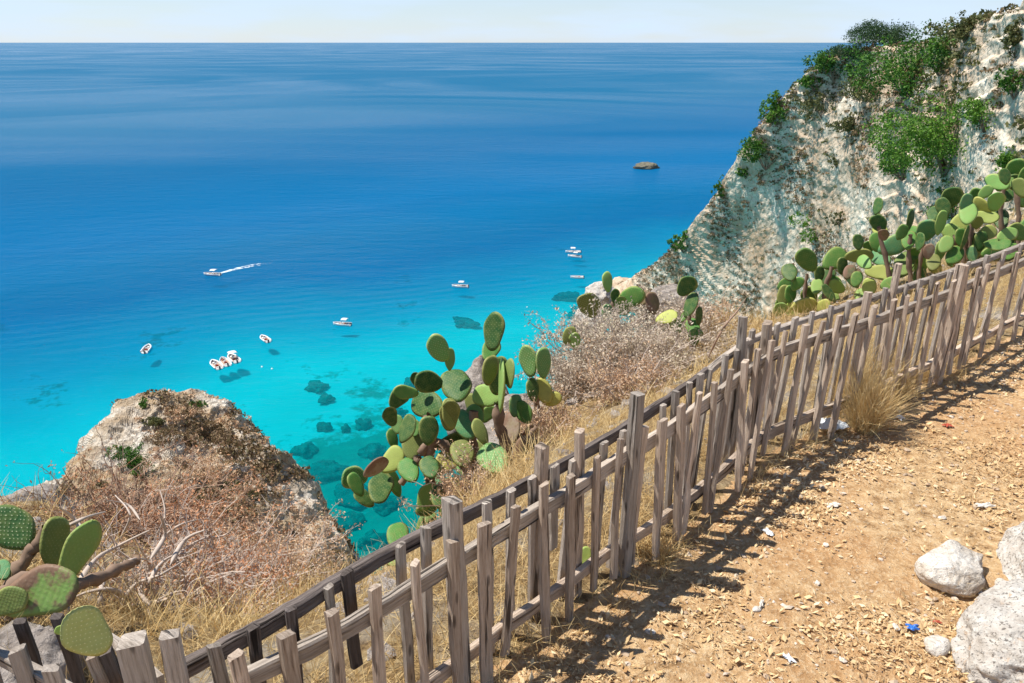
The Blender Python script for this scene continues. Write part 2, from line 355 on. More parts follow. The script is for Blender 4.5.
# slicks: calm lanes reflect more sky
sl1 = m.noise(m.coord('Position', (0.0009, 0.0013, 1)), 1.0, 4, 0.55, 1.5)
sl2 = m.noise(m.coord('Position', (0.002, 0.004, 1)), 1.0, 3, 0.5, 0.5)
slick = m.ramp(sl1, [(0.42, (0, 0, 0)), (0.66, (1, 1, 1))])
far = m.math('DIVIDE', m.math('SUBTRACT', dt.outputs['Value'], 450.0), 9000.0, clamp=True); far = m.math('POWER', far, 0.5)  # sky reflection raised with distance, standing in for haze towards the horizon
slf = m.math('MULTIPLY', m.math('ADD', m.math('MULTIPLY_ADD', slick, 0.34, 0.10), m.math('MULTIPLY', far, 0.22)), m.math('MULTIPLY_ADD', sl2, 0.8, 0.45))
dif = m.n("ShaderNodeBsdfDiffuse"); m.l(deep, dif.inputs[0]); m.l(n, dif.inputs['Normal'])
tr = m.n("ShaderNodeBsdfTransparent"); m.l(tint, tr.inputs[0])
mx = m.n("ShaderNodeMixShader"); m.l(opac, mx.inputs[0]); m.l(tr.outputs[0], mx.inputs[1]); m.l(dif.outputs[0], mx.inputs[2])
gl = m.n("ShaderNodeBsdfGlossy"); gl.inputs['Roughness'].default_value = 0.22; gl.inputs[0].default_value = (0.9, 0.95, 1, 1); m.l(n, gl.inputs['Normal'])
fr = m.n("ShaderNodeFresnel"); fr.inputs['IOR'].default_value = 1.33; m.l(n, fr.inputs['Normal'])
mx2 = m.n("ShaderNodeMixShader"); m.l(m.math('MULTIPLY', fr.outputs[0], slf, clamp=True), mx2.inputs[0]); m.l(mx.outputs[0], mx2.inputs[1]); m.l(gl.outputs[0], mx2.inputs[2])
m.l(mx2.outputs[0], m.out.inputs[0]); M['sea'] = m.m

m = NT('seabed_sand'); v = m.coord('Position')
n1 = m.noise(v, 0.035, 6, 0.6); n2 = m.noise(v, 0.30, 7, 0.7)
dt = m.n("ShaderNodeVectorMath", operation='DOT_PRODUCT'); m.l(v, dt.inputs[0]); dt.inputs[1].default_value = (NX, NY, 0)
near = m.ramp(m.math('DIVIDE', dt.outputs['Value'], 400.0), [(0.28, (0.24, 0.24, 0.24)), (0.37, (0.22, 0.22, 0.22)), (0.44, (0.06, 0.06, 0.06)), (0.52, (0.0, 0.0, 0.0))])
wf = m.ramp(m.math('ADD', m.math('MULTIPLY_ADD', n1, 0.7, m.math('MULTIPLY', n2, 0.3)), near), [(0.60, (0, 0, 0)), (0.66, (1, 1, 1))])
sand = m.mix(n1, (0.52, 0.52, 0.46), (0.78, 0.76, 0.70))
c = m.mix(wf, sand, m.mix(n2, (0.07, 0.12, 0.09), (0.40, 0.42, 0.30)))
m.bsdf(c, 0.9, None, 0.1); M['seabed'] = m.m

S = 70000
sea = mesh_py('sea', [(-S, -400, SEA), (S, -400, SEA), (S, S, SEA), (-S, S, SEA)], [(0, 1, 2, 3)], M['sea']); tag(sea, kind='structure')
xs = np.linspace(-500, 500, 201); ys = np.linspace(-100, 900, 201)
XX, YY = np.meshgrid(xs, ys); U = NX * XX + NY * YY
ZZ = SEA - 2.2 - np.clip((U - 60) * 0.010, 0, 60)
P = np.stack([XX.ravel(), YY.ravel(), ZZ.ravel()], 1); P[:, 2] += 0.9 * fbm(P, 0.05, 4, 5)
def grid_faces(r, c):
    i = np.arange(r * c).reshape(r, c)
    return np.stack([i[:-1, :-1], i[:-1, 1:], i[1:, 1:], i[1:, :-1]], -1).reshape(-1, 4)
sb = mesh_np('seabed', P, grid_faces(201, 201), M['seabed'], smooth=True); tag(sb, kind='structure')
deepb = mesh_py('deep_seabed', [(-S, -400, SEA - 60), (S, -400, SEA - 60), (S, S, SEA - 60), (-S, S, SEA - 60)], [(0, 1, 2, 3)], M['seabed']); tag(deepb, kind='structure')

# ------------------------------------------------------------------ headland and outcrop as lofted sheets
def catmull(A, t):
    """A (n, ...) sampled at t in 0..n-1"""
    n = len(A); i = np.clip(np.floor(t).astype(int), 0, n - 2); f = (t - i)
    p0 = A[np.clip(i - 1, 0, n - 1)]; p1 = A[i]; p2 = A[i + 1]; p3 = A[np.clip(i + 2, 0, n - 1)]
    f = f.reshape((-1,) + (1,) * (A.ndim - 1))
    return 0.5 * (2 * p1 + (p2 - p0) * f + (2 * p0 - 5 * p1 + 4 * p2 - p3) * f ** 2 + (3 * p1 - p0 - 3 * p2 + p3) * f ** 3)
def loft(name, rows, nr, nc, mat, disp):
    A = np.array([[list(p) for p in r] for r in rows], dtype=float)
    B = catmull(A, np.linspace(0, len(A) - 1, nr))
    Cc = catmull(B.transpose(1, 0, 2), np.linspace(0, A.shape[1] - 1, nc)).transpose(1, 0, 2)
    du = np.gradient(Cc, axis=1); dv = np.gradient(Cc, axis=0)
    N = np.cross(du.reshape(-1, 3), dv.reshape(-1, 3)); N /= np.linalg.norm(N, axis=1, keepdims=True) + 1e-9
    flip = N[:, 2].mean() < 0
    if flip: N = -N
    P = Cc.reshape(-1, 3); P = P + N * disp(P)[:, None]
    Fc = grid_faces(nr, nc)
    if flip: Fc = Fc[:, ::-1]
    o = mesh_np(name, P, Fc, mat, smooth=False)
    return o

# headland: rows run from the far/back side over the crest and down to the water
sil = [(836, 57, 190), (792, 88, 200), (757, 125, 208), (729, 165, 218), (703, 205, 232), (671, 245, 252), (632, 276, 278), (604, 296, 284)]
back = [(0, 0, 0)]
def off(p, dx, dy, dz): return Vector(p) + Vector((dx, dy, dz))
rowsH = []
# columns: 0 far back, 1 behind, 2 silhouette, 3.. face towards the right/near
face = [
 # each column top->bottom pixel list matched to the silhouette rows
 [(878, 46, 176), (850, 80, 184), (815, 120, 190), (790, 165, 198), (765, 215, 208), (735, 265, 222), (705, 310, 236), (680, 350, 238)],
 [(930, 34, 155), (905, 70, 160), (880, 110, 166), (858, 155, 172), (836, 205, 180), (812, 255, 188), (790, 305, 196), (765, 350, 200)],
 [(985, 16, 130), (965, 55, 134), (945, 100, 137), (925, 145, 142), (905, 195, 147), (888, 245, 152), (868, 295, 158), (850, 345, 160)],
 [(1050, -12, 108), (1035, 35, 110), (1018, 85, 112), (1000, 135, 115), (985, 185, 117), (970, 235, 120), (955, 285, 122), (940, 335, 124)],
 [(1160, -50, 90), (1140, 10, 90), (1125, 70, 92), (1110, 130, 94), (1095, 190, 95), (1080, 250, 96), (1065, 300, 97), (1050, 350, 97)],
]
for r in range(8):
    s = PR(*sil[r])
    row = [off(s, 75, 95, -50 - 4 * r), off(s, 22, 34, -12 - 3 * r), s] + [PR(*face[c][r]) for c in range(5)]
    rowsH.append(row)
# one row over the crest and one below the water
top = [off(p, 30, 40, -14 if i > 2 else -30) for i, p in enumerate(rowsH[0])]
top[3:] = [off(p, 25, 30, -6) for p in rowsH[0][3:]]
mid = [off(p, 8, 10, -2.2) if i > 2 else off(p, 8, 10, -8) for i, p in enumerate(rowsH[0])]
bot = [off(p, -4, -12, -22) for p in rowsH[-1]]
rowsH = [top, mid] + rowsH + [bot]
def dispH(P):
    big = fbm(P, 0.045, 3, 11) * 1.3 - 0.9; tl = P[:, 2] * 0.42 + P[:, 0] * 0.13 + fbm(P, 0.05, 3, 81) * 2.2; fr = tl - np.floor(tl); big = big + (np.clip(fr * 1.35, 0, 1) - fr) * 1.7 * np.clip(fbm(P, 0.06, 2, 83) * 3 + 0.6, 0, 1)
    Q = P.copy(); Q[:, 2] *= 0.45
    rid = fbm(Q, 0.16, 5, 21, True) * 0.62
    fine = fbm(P, 0.75, 3, 31) * 0.42
    return big + rid + fine
headland = loft('headland_cliff', rowsH, 430, 620, M['cliff'], dispH); tag(headland, kind='structure')

silO = [(20, 560, 27), (66, 500, 30), (88, 458, 34), (112, 430, 37), (146, 401, 40), (200, 404, 40), (236, 425, 38), (268, 453, 36), (296, 486, 34), (320, 528, 31.5), (338, 575, 29)]
r1 = [(20, 600, 22), (80, 540, 25), (108, 495, 29), (132, 465, 32), (160, 440, 34), (200, 445, 35), (228, 462, 33.5), (252, 486, 31.5), (275, 520, 29.5), (298, 560, 28), (318, 600, 26)]
r2 = [(20, 650, 18), (90, 590, 20), (122, 550, 24), (150, 515, 27), (172, 490, 29), (200, 490, 30), (222, 505, 29), (240, 525, 27.5), (258, 555, 26), (276, 590, 25), (290, 630, 23)]
r3 = [(20, 700, 14), (90, 660, 15), (130, 630, 17), (160, 600, 19), (180, 580, 21), (200, 575, 22), (220, 585, 21.5), (235, 600, 21), (250, 620, 20), (262, 645, 19), (275, 680, 18)]
S0 = [PR(*p) for p in silO]
cx = 5
def outv(i, k, dz):
    a = (i - cx) / cx
    return off(S0[i], a * k * 0.9, k * (1 - 0.3 * abs(a)), dz)
rowsO = [[outv(i, 14, -62) for i in range(11)], [outv(i, 9, -30) for i in range(11)], [outv(i, 2.2, -5) for i in range(11)],
         S0, [PR(*p) for p in r1], [PR(*p) for p in r2], [PR(*p) for p in r3]]
# close the two flanks down to the water
for r in rowsO:
    r.insert(0, off(r[0], -7, 0, -20)); r.insert(0, off(r[0], -10, 0, -45))
    r.append(off(r[-1], 3.2, 0.5, -16)); r.append(off(r[-1], 5, 0, -50))
def dispO(P):
    Q = P.copy(); Q[:, 2] *= 0.35
    return fbm(P, 0.16, 3, 3) * 0.7 + fbm(Q, 0.55, 5, 13, True) * 0.75 + fbm(P, 2.4, 3, 23) * 0.16
outcrop = loft('rocky_outcrop', rowsO, 330, 420, M['outcrop'], dispO); tag(outcrop, kind='structure')

# ------------------------------------------------------------------ near ground: flat path, fence line, slope falling to the sea
FT = [(18, 651), (140, 637), (168, 635), (235, 657), (286, 633), (333, 613), (373, 589), (414, 565), (452, 541), (485, 524), (515, 504), (543, 487), (571, 476), (597, 456), (620, 441), (643, 427), (663, 418), (682, 404), (699, 394), (715, 381), (732, 371), (745, 360), (759, 350), (772, 342), (786, 331), (806, 327), (824, 321), (840, 316), (856, 313), (875, 305), (895, 300), (908, 295), (922, 290), (937, 284), (954, 280), (966, 274), (979, 269), (989, 265), (1000, 261), (1018, 253), (1034, 247), (1050, 241), (1066, 235)]
ZT = 0.73
def lowz(x): return 0.065 * min(1.0, max(0.0, (745 - x) / 150))
front_z = [ZT - lowz(x) for x, y in FT[3:]]
front_pts = [PZ(x, y, z) for (x, y), z in zip(FT[3:], front_z)]
for p_ in front_pts: p_.z = 0
BR = [(178, 668), (213, 650), (251, 631), (291, 609), (340, 576), (396, 545), (451, 519), (500, 497), (541, 475), (599, 443), (650, 411), (700, 377), (725, 357), (745, 337), (790, 324), (825, 311), (860, 300), (899, 287), (936, 276), (978, 261), (1020, 245), (1060, 230)]
back_z = [0.69 - lowz(x) for x, y in BR]
back_pts = [PZ(x, y, z) for (x, y), z in zip(BR, back_z)]

ctrl = []
for p in back_pts[::2]: ctrl.append((p.x, p.y, 0.0)); ctrl.append((p.x - 0.25, p.y + 0.25, -0.05))
for p in front_pts[::4]:
    for k in (0.3, 1.0, 2.0, 3.5): ctrl.append((p.x + 0.75 * k, p.y - 0.66 * k, 0.0))
for x, y in ((-0.5, 0.8), (-0.5, 0), (0.5, 0.5), (-1.2, 1.1), (-3, 0.6), (-3, -2), (0, -3), (3, -2), (6, 0), (6, 3), (8, 5), (9, 8), (12, 6), (14, 2)): ctrl.append((x, y, 0.0))
edge = [(-260, 600, 5), (-100, 560, 6), (10, 520, 7), (100, 530, 6.5), (200, 560, 5.6), (300, 592, 4.6), (400, 560, 4.9), (480, 465, 7), (560, 400, 8), (630, 355, 9.5), (720, 348, 10), (790, 325, 10.5), (850, 304, 11), (920, 277, 12), (1024, 238, 13), (1150, 195, 14), (1300, 150, 15)]
midp = [(-100, 640, 3), (60, 620, 3.2), (160, 610, 3.6), (250, 612, 3.4), (330, 612, 3.6), (420, 560, 4.1), (500, 470, 5.2), (560, 440, 5.6), (640, 388, 6.5), (700, 376, 7), (760, 350, 8), (840, 318, 9), (920, 288, 9.5), (1000, 256, 10), (1100, 220, 10.5)]
for e in midp: p = PR(*e); ctrl.append(tuple(p))
for e in edge:
    p = PR(*e); ctrl.append(tuple(p)); h = Vector((p.x, p.y)).normalized()
    for dr, dz in ((2.0, -3.2), (5.5, -11.5), (11, -26), (20, -52)):
        ctrl.append((p.x + h.x * dr, p.y + h.y * dr, p.z + dz))
CT = np.array(ctrl)
def kern(A, B): return np.sqrt(((A[:, None, :] - B[None, :, :]) ** 2).sum(-1) + 0.04)
K = kern(CT[:, :2], CT[:, :2]); LN = len(CT); KK = np.zeros((LN + 1, LN + 1)); KK[:LN, :LN] = -K + 0.06 * np.eye(LN); KK[LN, :LN] = 1; KK[:LN, LN] = 1
WS = np.linalg.solve(KK, np.append(CT[:, 2], 0.0)); W_, WC = WS[:LN], WS[LN]
def gz(XY):
    XY = np.asarray(XY, dtype=float); o_ = np.zeros(len(XY))
    for i in range(0, len(XY), 20000): o_[i:i + 20000] = WC - kern(XY[i:i + 20000], CT[:, :2]) @ W_
    sd_ = seaward(XY); f = np.clip((sd_ + 0.05) / 0.9, 0, 1); f = f * f * (3 - 2 * f)
    return np.minimum(o_, 0.05) * f
def ground_h(XY):
    z = gz(XY); P = np.column_stack([XY, z])
    amp = 0.02 + 0.16 * np.clip(-z * 0.9, 0, 1)
    return z + fbm(P, 1.3, 4, 41) * amp + fbm(P, 9, 4, 51) * 0.012
def seaward(XY):
    """distance beyond the back fence line, + on the sea side (approx.)"""
    bp = np.array([(p.x, p.y) for p in back_pts]); bp = np.vstack([[(-6, 1.0)], bp, [(9, 9.5)]])
    XY = np.asarray(XY); best = np.full(len(XY), 1e9); sg = np.zeros(len(XY))
    for a, b in zip(bp[:-1], bp[1:]):
        d = b - a; L2 = d @ d; t_ = np.clip(((XY - a) @ d) / L2, 0, 1); q = a + t_[:, None] * d
        r = XY - q; dd = np.hypot(r[:, 0], r[:, 1]); cr_ = d[0] * r[:, 1] - d[1] * r[:, 0]
        m_ = dd < best; best[m_] = dd[m_]; sg[m_] = np.sign(cr_[m_])
    return best * sg
def axis(a, b, c0, c1, fine, coarse):
    L = [a]; 
    while L[-1] < b:
        x = L[-1]; d = 0 if c0 <= x <= c1 else min(abs(x - c0), abs(x - c1))
        L.append(x + min(coarse, fine + d * 0.06))
    return np.array(L)
gx = axis(-22, 26, -1.6, 4.6, 0.022, 0.35); gy = axis(-5, 36, 0.9, 6.2, 0.022, 0.35)
XX, YY = np.meshgrid(gx, gy); XY = np.stack([XX.ravel(), YY.ravel()], 1)
sd = seaward(XY); zz = ground_h(XY)
Pg = np.column_stack([XY, zz])
Pg[:, 2] += np.where(sd < 0, fbm(Pg, 30, 3, 61) * 0.006, 0)
Fg = grid_faces(len(gy), len(gx)); fs = sd[Fg].mean(1)
def submesh(name, P, Fc, mat):
    used, inv = np.unique(Fc, return_inverse=True)
    return mesh_np(name, P[used], inv.reshape(Fc.shape), mat, smooth=True)
path = submesh('path', Pg, Fg[fs < -0.1], M['earth']); tag(path, kind='structure')
slope = submesh('hillside', Pg, Fg[fs >= -0.1], M['slope']); tag(slope, kind='structure')

BV_g = [bvh_of(path), bvh_of(slope)]; BV_h = bvh_of(headland); BV_o = bvh_of(outcrop)
def hit(px, py, bvs):
    d = ray(px, py).normalized(); best = None
    for b in bvs:
        loc, nor, idx, dist = b.ray_cast(EYEP, d)
        if loc is not None and (best is None or dist < best[1]): best = (loc, dist, nor)
    return best
def gpt(x, y): return Vector((x, y, float(ground_h(np.array([[x, y]]))[0])))

# ------------------------------------------------------------------ generic leaf and twig builders (numpy)
def quads(C, size, aspect=0.5, up=0.0, bend=False):
    """n leaf quads (diamond shaped) with random orientation"""
    n = len(C); a = RNG.normal(size=(n, 3)); a[:, 2] += up; a /= np.linalg.norm(a, axis=1, keepdims=True)
    b = RNG.normal(size=(n, 3)); b -= a * (a * b).sum(1, keepdims=True); b /= np.linalg.norm(b, axis=1, keepdims=True)
    size = np.asarray(size); s = (size * (0.6 + 0.8 * RNG.random(n)))[:, None]
    V = np.stack([C - a * s, C + b * s * aspect, C + a * s, C - b * s * aspect], 1).reshape(-1, 3)
    return V, np.arange(4 * n).reshape(n, 4)
def tubes(Ls, rad, sides=3):
    """Ls (n,k,3) polylines, rad (n,k)"""
    n, k, _ = Ls.shape; T = np.gradient(Ls, axis=1); T /= np.linalg.norm(T, axis=2, keepdims=True) + 1e-9
    ref = np.where(np.abs(T[..., 2:3]) > 0.9, np.array([1.0, 0, 0]), np.array([0, 0, 1.0]))
    A = np.cross(T, ref); A /= np.linalg.norm(A, axis=2, keepdims=True) + 1e-9; B = np.cross(T, A)
    V = []
    for s_ in range(sides):
        an = 2 * math.pi * s_ / sides; V.append(Ls + (A * math.cos(an) + B * math.sin(an)) * rad[..., None])
    V = np.stack(V, 2).reshape(-1, 3); idx = np.arange(n * k * sides).reshape(n, k, sides); F_ = []
    for s_ in range(sides):
        t_ = (s_ + 1) % sides
        F_.append(np.stack([idx[:, :-1, s_], idx[:, :-1, t_], idx[:, 1:, t_], idx[:, 1:, s_]], -1).reshape(-1, 4))
    return V, np.concatenate(F_)
def cat(parts):
    Vs, Fs, o_ = [], [], 0
    for V, F_ in parts: Vs.append(V); Fs.append(F_ + o_); o_ += len(V)
    return np.vstack(Vs), np.vstack(Fs)
def walk(start, dirs, length, k, wob, droop=0.0):
    n = len(start); P = [start]; d = dirs.copy(); step = np.asarray(length).reshape(-1, 1) / (k - 1)
    for i in range(k - 1):
        d = d + RNG.normal(size=(n, 3)) * wob; d[:, 2] -= droop; d /= np.linalg.norm(d, axis=1, keepdims=True)
        P.append(P[-1] + d * step)
    return np.stack(P, 1)

def leaf_blob(center, rx, ry, rz, n, size, lumps=7, seed=0):
    """points through a lumpy crown, denser at the shell, with gaps"""
    r = np.random.default_rng(seed + 100); cs = r.normal(size=(lumps, 3)) * np.array([rx, ry, rz]) * 0.42
    cs[:, 2] = np.abs(cs[:, 2]) * 0.9
    rr = (0.32 + 0.3 * r.random(lumps)) * min(rx, ry, rz * 1.4)
    pick = r.integers(0, lumps, n); d = r.normal(size=(n, 3)); d /= np.linalg.norm(d, axis=1, keepdims=True)
    rad = rr[pick] * (0.70 + 0.34 * r.random(n) ** 0.8)
    P = cs[pick] + d * rad[:, None] * np.array([rx, ry, rz]) / min(rx, ry, rz * 1.4)
    nz = vnoise(P * 2.2 / max(rx, 0.1), seed); P = P[nz > -0.75]
    return P + np.array(center)

def clump(P, rx, seed):
    r = np.random.default_rng(seed + 5); n = len(P); k = max(12, n // 26); c = P[r.integers(0, n, k)]; j = r.integers(0, k, n)
    Q = c[j] + r.normal(size=(n, 3)) * rx * 0.055; m_ = r.random(n) < 0.72
    return np.where(m_[:, None], Q, P)
def bush(name, px, py, wpx, hpx, bvs, leafmat, label, cat_='bush', group=None, n=900, twigmat='bark', leafpx=1.6, seed=0, lumps=9):
    h = hit(px, py + hpx * 0.42, bvs)
    if h is None: print('bush missed', label); return
    loc = h[0]; s = depth_of(loc) / F; rx = wpx * s * 0.72; rz = hpx * s * 0.70; n = int(n * 2.3)
    root = empty(name, loc)
    P = leaf_blob((0, 0, rz * 0.05), rx, rx * 0.8, rz, n, 1, lumps, seed)
    P = clump(P[P[:, 2] > -rz * 0.5], rx, seed); V, F_ = quads(P, leafpx * s * 0.85, 0.6)
    tag(root, label, cat_, group)
    mesh_np('foliage', V, F_, M[leafmat], root)
    k = 9; a = RNG.random(k) * 6.28; dirs = np.stack([np.cos(a) * 0.6, np.sin(a) * 0.6, np.ones(k)], 1); dirs /= np.linalg.norm(dirs, axis=1, keepdims=True)
    L = walk(np.zeros((k, 3)) - [0, 0, rz * 0.5], dirs, np.full(k, rz * 0.8), 5, 0.15)
    V, F_ = tubes(L, np.tile(np.linspace(0.03, 0.01, 5) * rx, (k, 1)), 4)
    mesh_np('stem', V, F_, M[twigmat], root)
    return root

# ------------------------------------------------------------------ fences
def timber(name, pts, w, d, side, parent, mat, jit=0.1, cham=0.22, seed=0, top='cut'):
    """bar swept along pts; side = direction of its width. Local origin at pts[0]; uv.y runs along it."""
    r = random.Random(seed); pts = [Vector(p) for p in pts]; n = len(pts); o0 = pts[0]
    V, UV = [], []; prof = [(-1, -1 + cham), (-1, 1 - cham), (-1 + cham, 1), (1 - cham, 1), (1, 1 - cham), (1, -1 + cham), (1 - cham, -1), (-1 + cham, -1)]
    pj = [(a * (1 + r.uniform(-jit, jit) * 1.2), b * (1 + r.uniform(-jit, jit) * 1.6)) for a, b in prof]
    L = 0.0; twist = r.uniform(-0.2, 0.2)
    per = [0]
    for i in range(8):
        a, b = prof[i], prof[(i + 1) % 8]; per.append(per[-1] + math.hypot((a[0] - b[0]) * w / 2, (a[1] - b[1]) * d / 2))
    for i in range(n):
        t = (pts[min(i + 1, n - 1)] - pts[max(i - 1, 0)]).normalized(); s = side - t * side.dot(t); s.normalize(); q = t.cross(s)
        if i: L += (pts[i] - pts[i - 1]).length
        an = twist * i / n; s2 = s * math.cos(an) + q * math.sin(an); q2 = t.cross(s2)
        sc = 1 + r.uniform(-jit, jit) * 0.6
        for a, b in pj: V.append(pts[i] - o0 + s2 * (a * w / 2 * sc) + q2 * (b * d / 2 * sc))
    tdir = (pts[-1] - pts[-2]).normalized()
    if top != 'cut':
        sl = r.uniform(-0.5, 0.5)
        for j in range(8): V[(n - 1) * 8 + j] = V[(n - 1) * 8 + j] + tdir * (w * 0.35 * (pj[j][0] * sl + r.uniform(-0.1, 0.25)))
    Fc = []
    for i in range(n - 1):
        for j in range(8): Fc.append((i * 8 + j, i * 8 + (j + 1) % 8, (i + 1) * 8 + (j + 1) % 8, (i + 1) * 8 + j))
    V.append(sum((V[(n - 1) * 8 + j] for j in range(8)), Vector()) / 8 + tdir * w * 0.06); tp = len(V) - 1
    for j in range(8): Fc.append(((n - 1) * 8 + j, (n - 1) * 8 + (j + 1) % 8, tp))
    Fc.append(tuple(range(7, -1, -1)))
    me = bpy.data.meshes.new(name); me.from_pydata([tuple(v) for v in V], [], Fc)
    uvl = me.uv_layers.new(name='UVMap'); lens = [0.0]
    for i in range(1, n): lens.append(lens[-1] + (pts[i] - pts[i - 1]).length)
    for p in me.polygons:
        k = len(p.vertices)
        for li, vi in zip(p.loop_indices, p.vertices):
            if k == 4 and vi < n * 8:
                i, j = divmod(vi, 8); first = min(v % 8 for v in p.vertices); lastj = max(v % 8 for v in p.vertices)
                uu = per[j] if not (first == 0 and lastj == 7 and j == 0) else per[8]
                uvl.data[li].uv = (uu, lens[i])
            else:
                c = me.vertices[vi].co; uvl.data[li].uv = (c.x * 0.6 + c.y, (c.x - c.y) * 2)
    me.materials.append(mat)
    o = bpy.data.objects.new(name, me); link(o, parent)
    o.location = o0 - (parent.location if parent else Vector()); return o

def fence_dir(pts, i):
    a = pts[max(i - 1, 0)]; b = pts[min(i + 1, len(pts) - 1)]; d = (b - a); d.z = 0; return d.normalized()
def smooth_line(pts, z, offn, i0, i1, sub=3, dz=0.0, seed=0, zs=None):
    r = random.Random(seed); A = np.array([[p.x, p.y] for p in pts])
    A = np.vstack([A[:1], (A[:-2] + A[1:-1] * 2 + A[2:]) / 4, A[-1:]])
    t = np.linspace(i0, i1, int((i1 - i0) * sub) + 1); B = catmull(A, t); out_ = []
    for k, (x, y) in enumerate(B):
        j = min(len(pts) - 1, max(0, int(t[k]))); d = fence_dir(pts, j); nrm = Vector((d.y, -d.x, 0))
        q = Vector((x, y, z + (np.interp(t[k], range(len(zs)), zs) if zs else 0))) + nrm * offn; q.z += r.uniform(-0.0025, 0.0025) + dz * k / len(B); out_.append(q)
    return out_

front = empty('picket_fence', gpt(front_pts[0].x, front_pts[0].y))
tag(front, 'front weathered picket fence standing along the dirt path with its lower rail showing', 'fence', 'old wooden picket fences between path and cliff')
nF = len(front_pts)
sm = np.array([[p.x, p.y] for p in front_pts])
for i, p in enumerate(front_pts):
    d = fence_dir(front_pts, i); nrm = Vector((d.y, -d.x, 0))
    r = random.Random(i * 3 + 1); lean = r.uniform(-0.035, 0.05); out_ = r.uniform(-0.01, 0.03)
    if 20 <= i <= 26: lean += 0.09
    top = Vector((p.x, p.y, front_z[i] + r.uniform(-0.01, 0.012)))
    base = Vector((p.x, p.y, 0)) - d * lean + nrm * out_
    base.z = ground_h(np.array([[base.x, base.y]]))[0] + (r.uniform(-0.03, 0.05))
    k = 6; pts = [base.lerp(top, t / (k - 1)) + d * r.uniform(-0.004, 0.004) + nrm * r.uniform(-0.003, 0.003) for t in range(k)]
    w = r.uniform(0.028, 0.040)
    if i in (6, ): w = 0.05
    timber('picket', pts, w, r.uniform(0.018, 0.025), d, front, M['wood'], 0.2, 0.25, i, 'split')
for (i0, i1) in ((0, 9), (8.8, 17), (16.8, 25.5), (25.3, nF - 1)):
    timber('rail', smooth_line(front_pts, -0.115, -0.036, i0, i1, 2, seed=int(i0), zs=front_z), 0.056, 0.032, Vector((0, 0, 1)), front, M['wood_grey'], 0.1, 0.2, 70 + int(i0))
for (i0, i1) in ((3, 14), (13.8, 26), (25.8, nF - 1)):
    timber('rail', smooth_line(front_pts, 0.14, -0.036, i0, i1, 2, seed=50 + int(i0)), 0.055, 0.03, Vector((0, 0, 1)), front, M['wood'], 0.12, 0.2, 90 + int(i0))

back = empty('picket_fence', gpt(back_pts[0].x, back_pts[0].y))
tag(back, 'back picket fence with dark thin top rail on the sea side behind the front pickets', 'fence', 'old wooden picket fences between path and cliff')
BT = [(213, 649), (251, 631), (291, 609), (328, 584), (347, 575), (396, 543), (422, 530), (486, 504), (505, 490), (534, 482), (556, 470), (583, 463), (603, 440), (618, 427), (633, 420), (655, 402), (668, 393), (682, 384), (694, 377), (706, 370), (716, 357), (730, 347), (738, 338), (752, 335), (764, 331), (776, 327), (795, 322), (812, 316), (832, 309), (848, 303), (866, 297), (884, 291), (906, 284), (920, 280), (932, 276), (947, 270), (968, 264), (984, 257), (1001, 250), (1018, 244), (1036, 238)]
bx = np.array([[p.x, p.y] for p in back_pts])
def nearest_t(x, y):
    best = (1e9, 0)
    for k in range(len(bx) - 1):
        a, b = bx[k], bx[k + 1]; d = b - a; t_ = np.clip(np.dot((x - a[0], y - a[1]), d) / (d @ d), 0, 1); q = a + d * t_
        dd = math.hypot(x - q[0], y - q[1])
        if dd < best[0]: best = (dd, k + t_, q)
    return best[1], best[2]
for i, (px, py) in enumerate(BT):
    zl = lowz(px); q0 = PZ(px, py, 0.71 - zl); t_, q = nearest_t(q0.x, q0.y); j = int(t_); d = fence_dir(back_pts, j); nrm = Vector((d.y, -d.x, 0))
    r = random.Random(500 + i); top = Vector((q[0], q[1], 0.715 - zl + r.uniform(-0.012, 0.02))) + nrm * 0.03
    base = Vector((top.x, top.y, 0)) + d * r.uniform(-0.05, 0.04) + nrm * r.uniform(-0.03, 0.01); base.z = gpt(base.x, base.y).z - 0.02
    if i in (4, 10): base.z = 0.3
    pts = [base.lerp(top, t / 5) + d * r.uniform(-0.004, 0.004) for t in range(6)]
    timber('picket', pts, r.uniform(0.028, 0.038), r.uniform(0.018, 0.024), d, back, M['wood_dark'] if i in (1, 2, 4) else M['wood_grey'], 0.14, 0.25, 200 + i, 'split')
nB = len(back_pts)
for (i0, i1) in ((0, 6.2), (6.0, 11.4), (11.2, 15), (14.9, nB - 1)):
    timber('rail', smooth_line(back_pts, -0.015, -0.005, i0, i1, 4, seed=20 + int(i0), zs=back_z), 0.05 if i0 < 10 else 0.036, 0.03, Vector((0, 0, 1)), back, M['wood_dark'] if i0 < 10 else M['wood_grey'], 0.12, 0.3, 120 + int(i0))
# posts of the back fence: (top px, top py, width m, top height)
POSTS = [(452, 500, 0.056, 0.79), (541, 446, 0.042, 0.77), (580, 431, 0.036, 0.76), (638, 394, 0.048, 0.84), (744, 317, 0.042, 0.86), (768, 323, 0.042, 0.80), (899, 264, 0.038, 0.86), (868, 292, 0.04, 0.78), (962, 265, 0.07, 0.80)]
for i, (px, py, w, zt) in enumerate(POSTS):
    top = PZ(px, py, zt); t_, q = nearest_t(top.x, top.y); d = fence_dir(back_pts, int(t_)); nrm = Vector((d.y, -d.x, 0)); r = random.Random(900 + i)
    base = Vector((top.x, top.y, gpt(top.x, top.y).z - 0.1)) + d * r.uniform(-0.02, 0.02)
    timber('post', [base.lerp(top, t / 6) + nrm * r.uniform(-0.004, 0.004) for t in range(7)], w, w * 0.95, d, back, M['wood_grey'] if i in (0, 3, 4) else M['wood'], 0.08, 0.3, 300 + i, 'split')

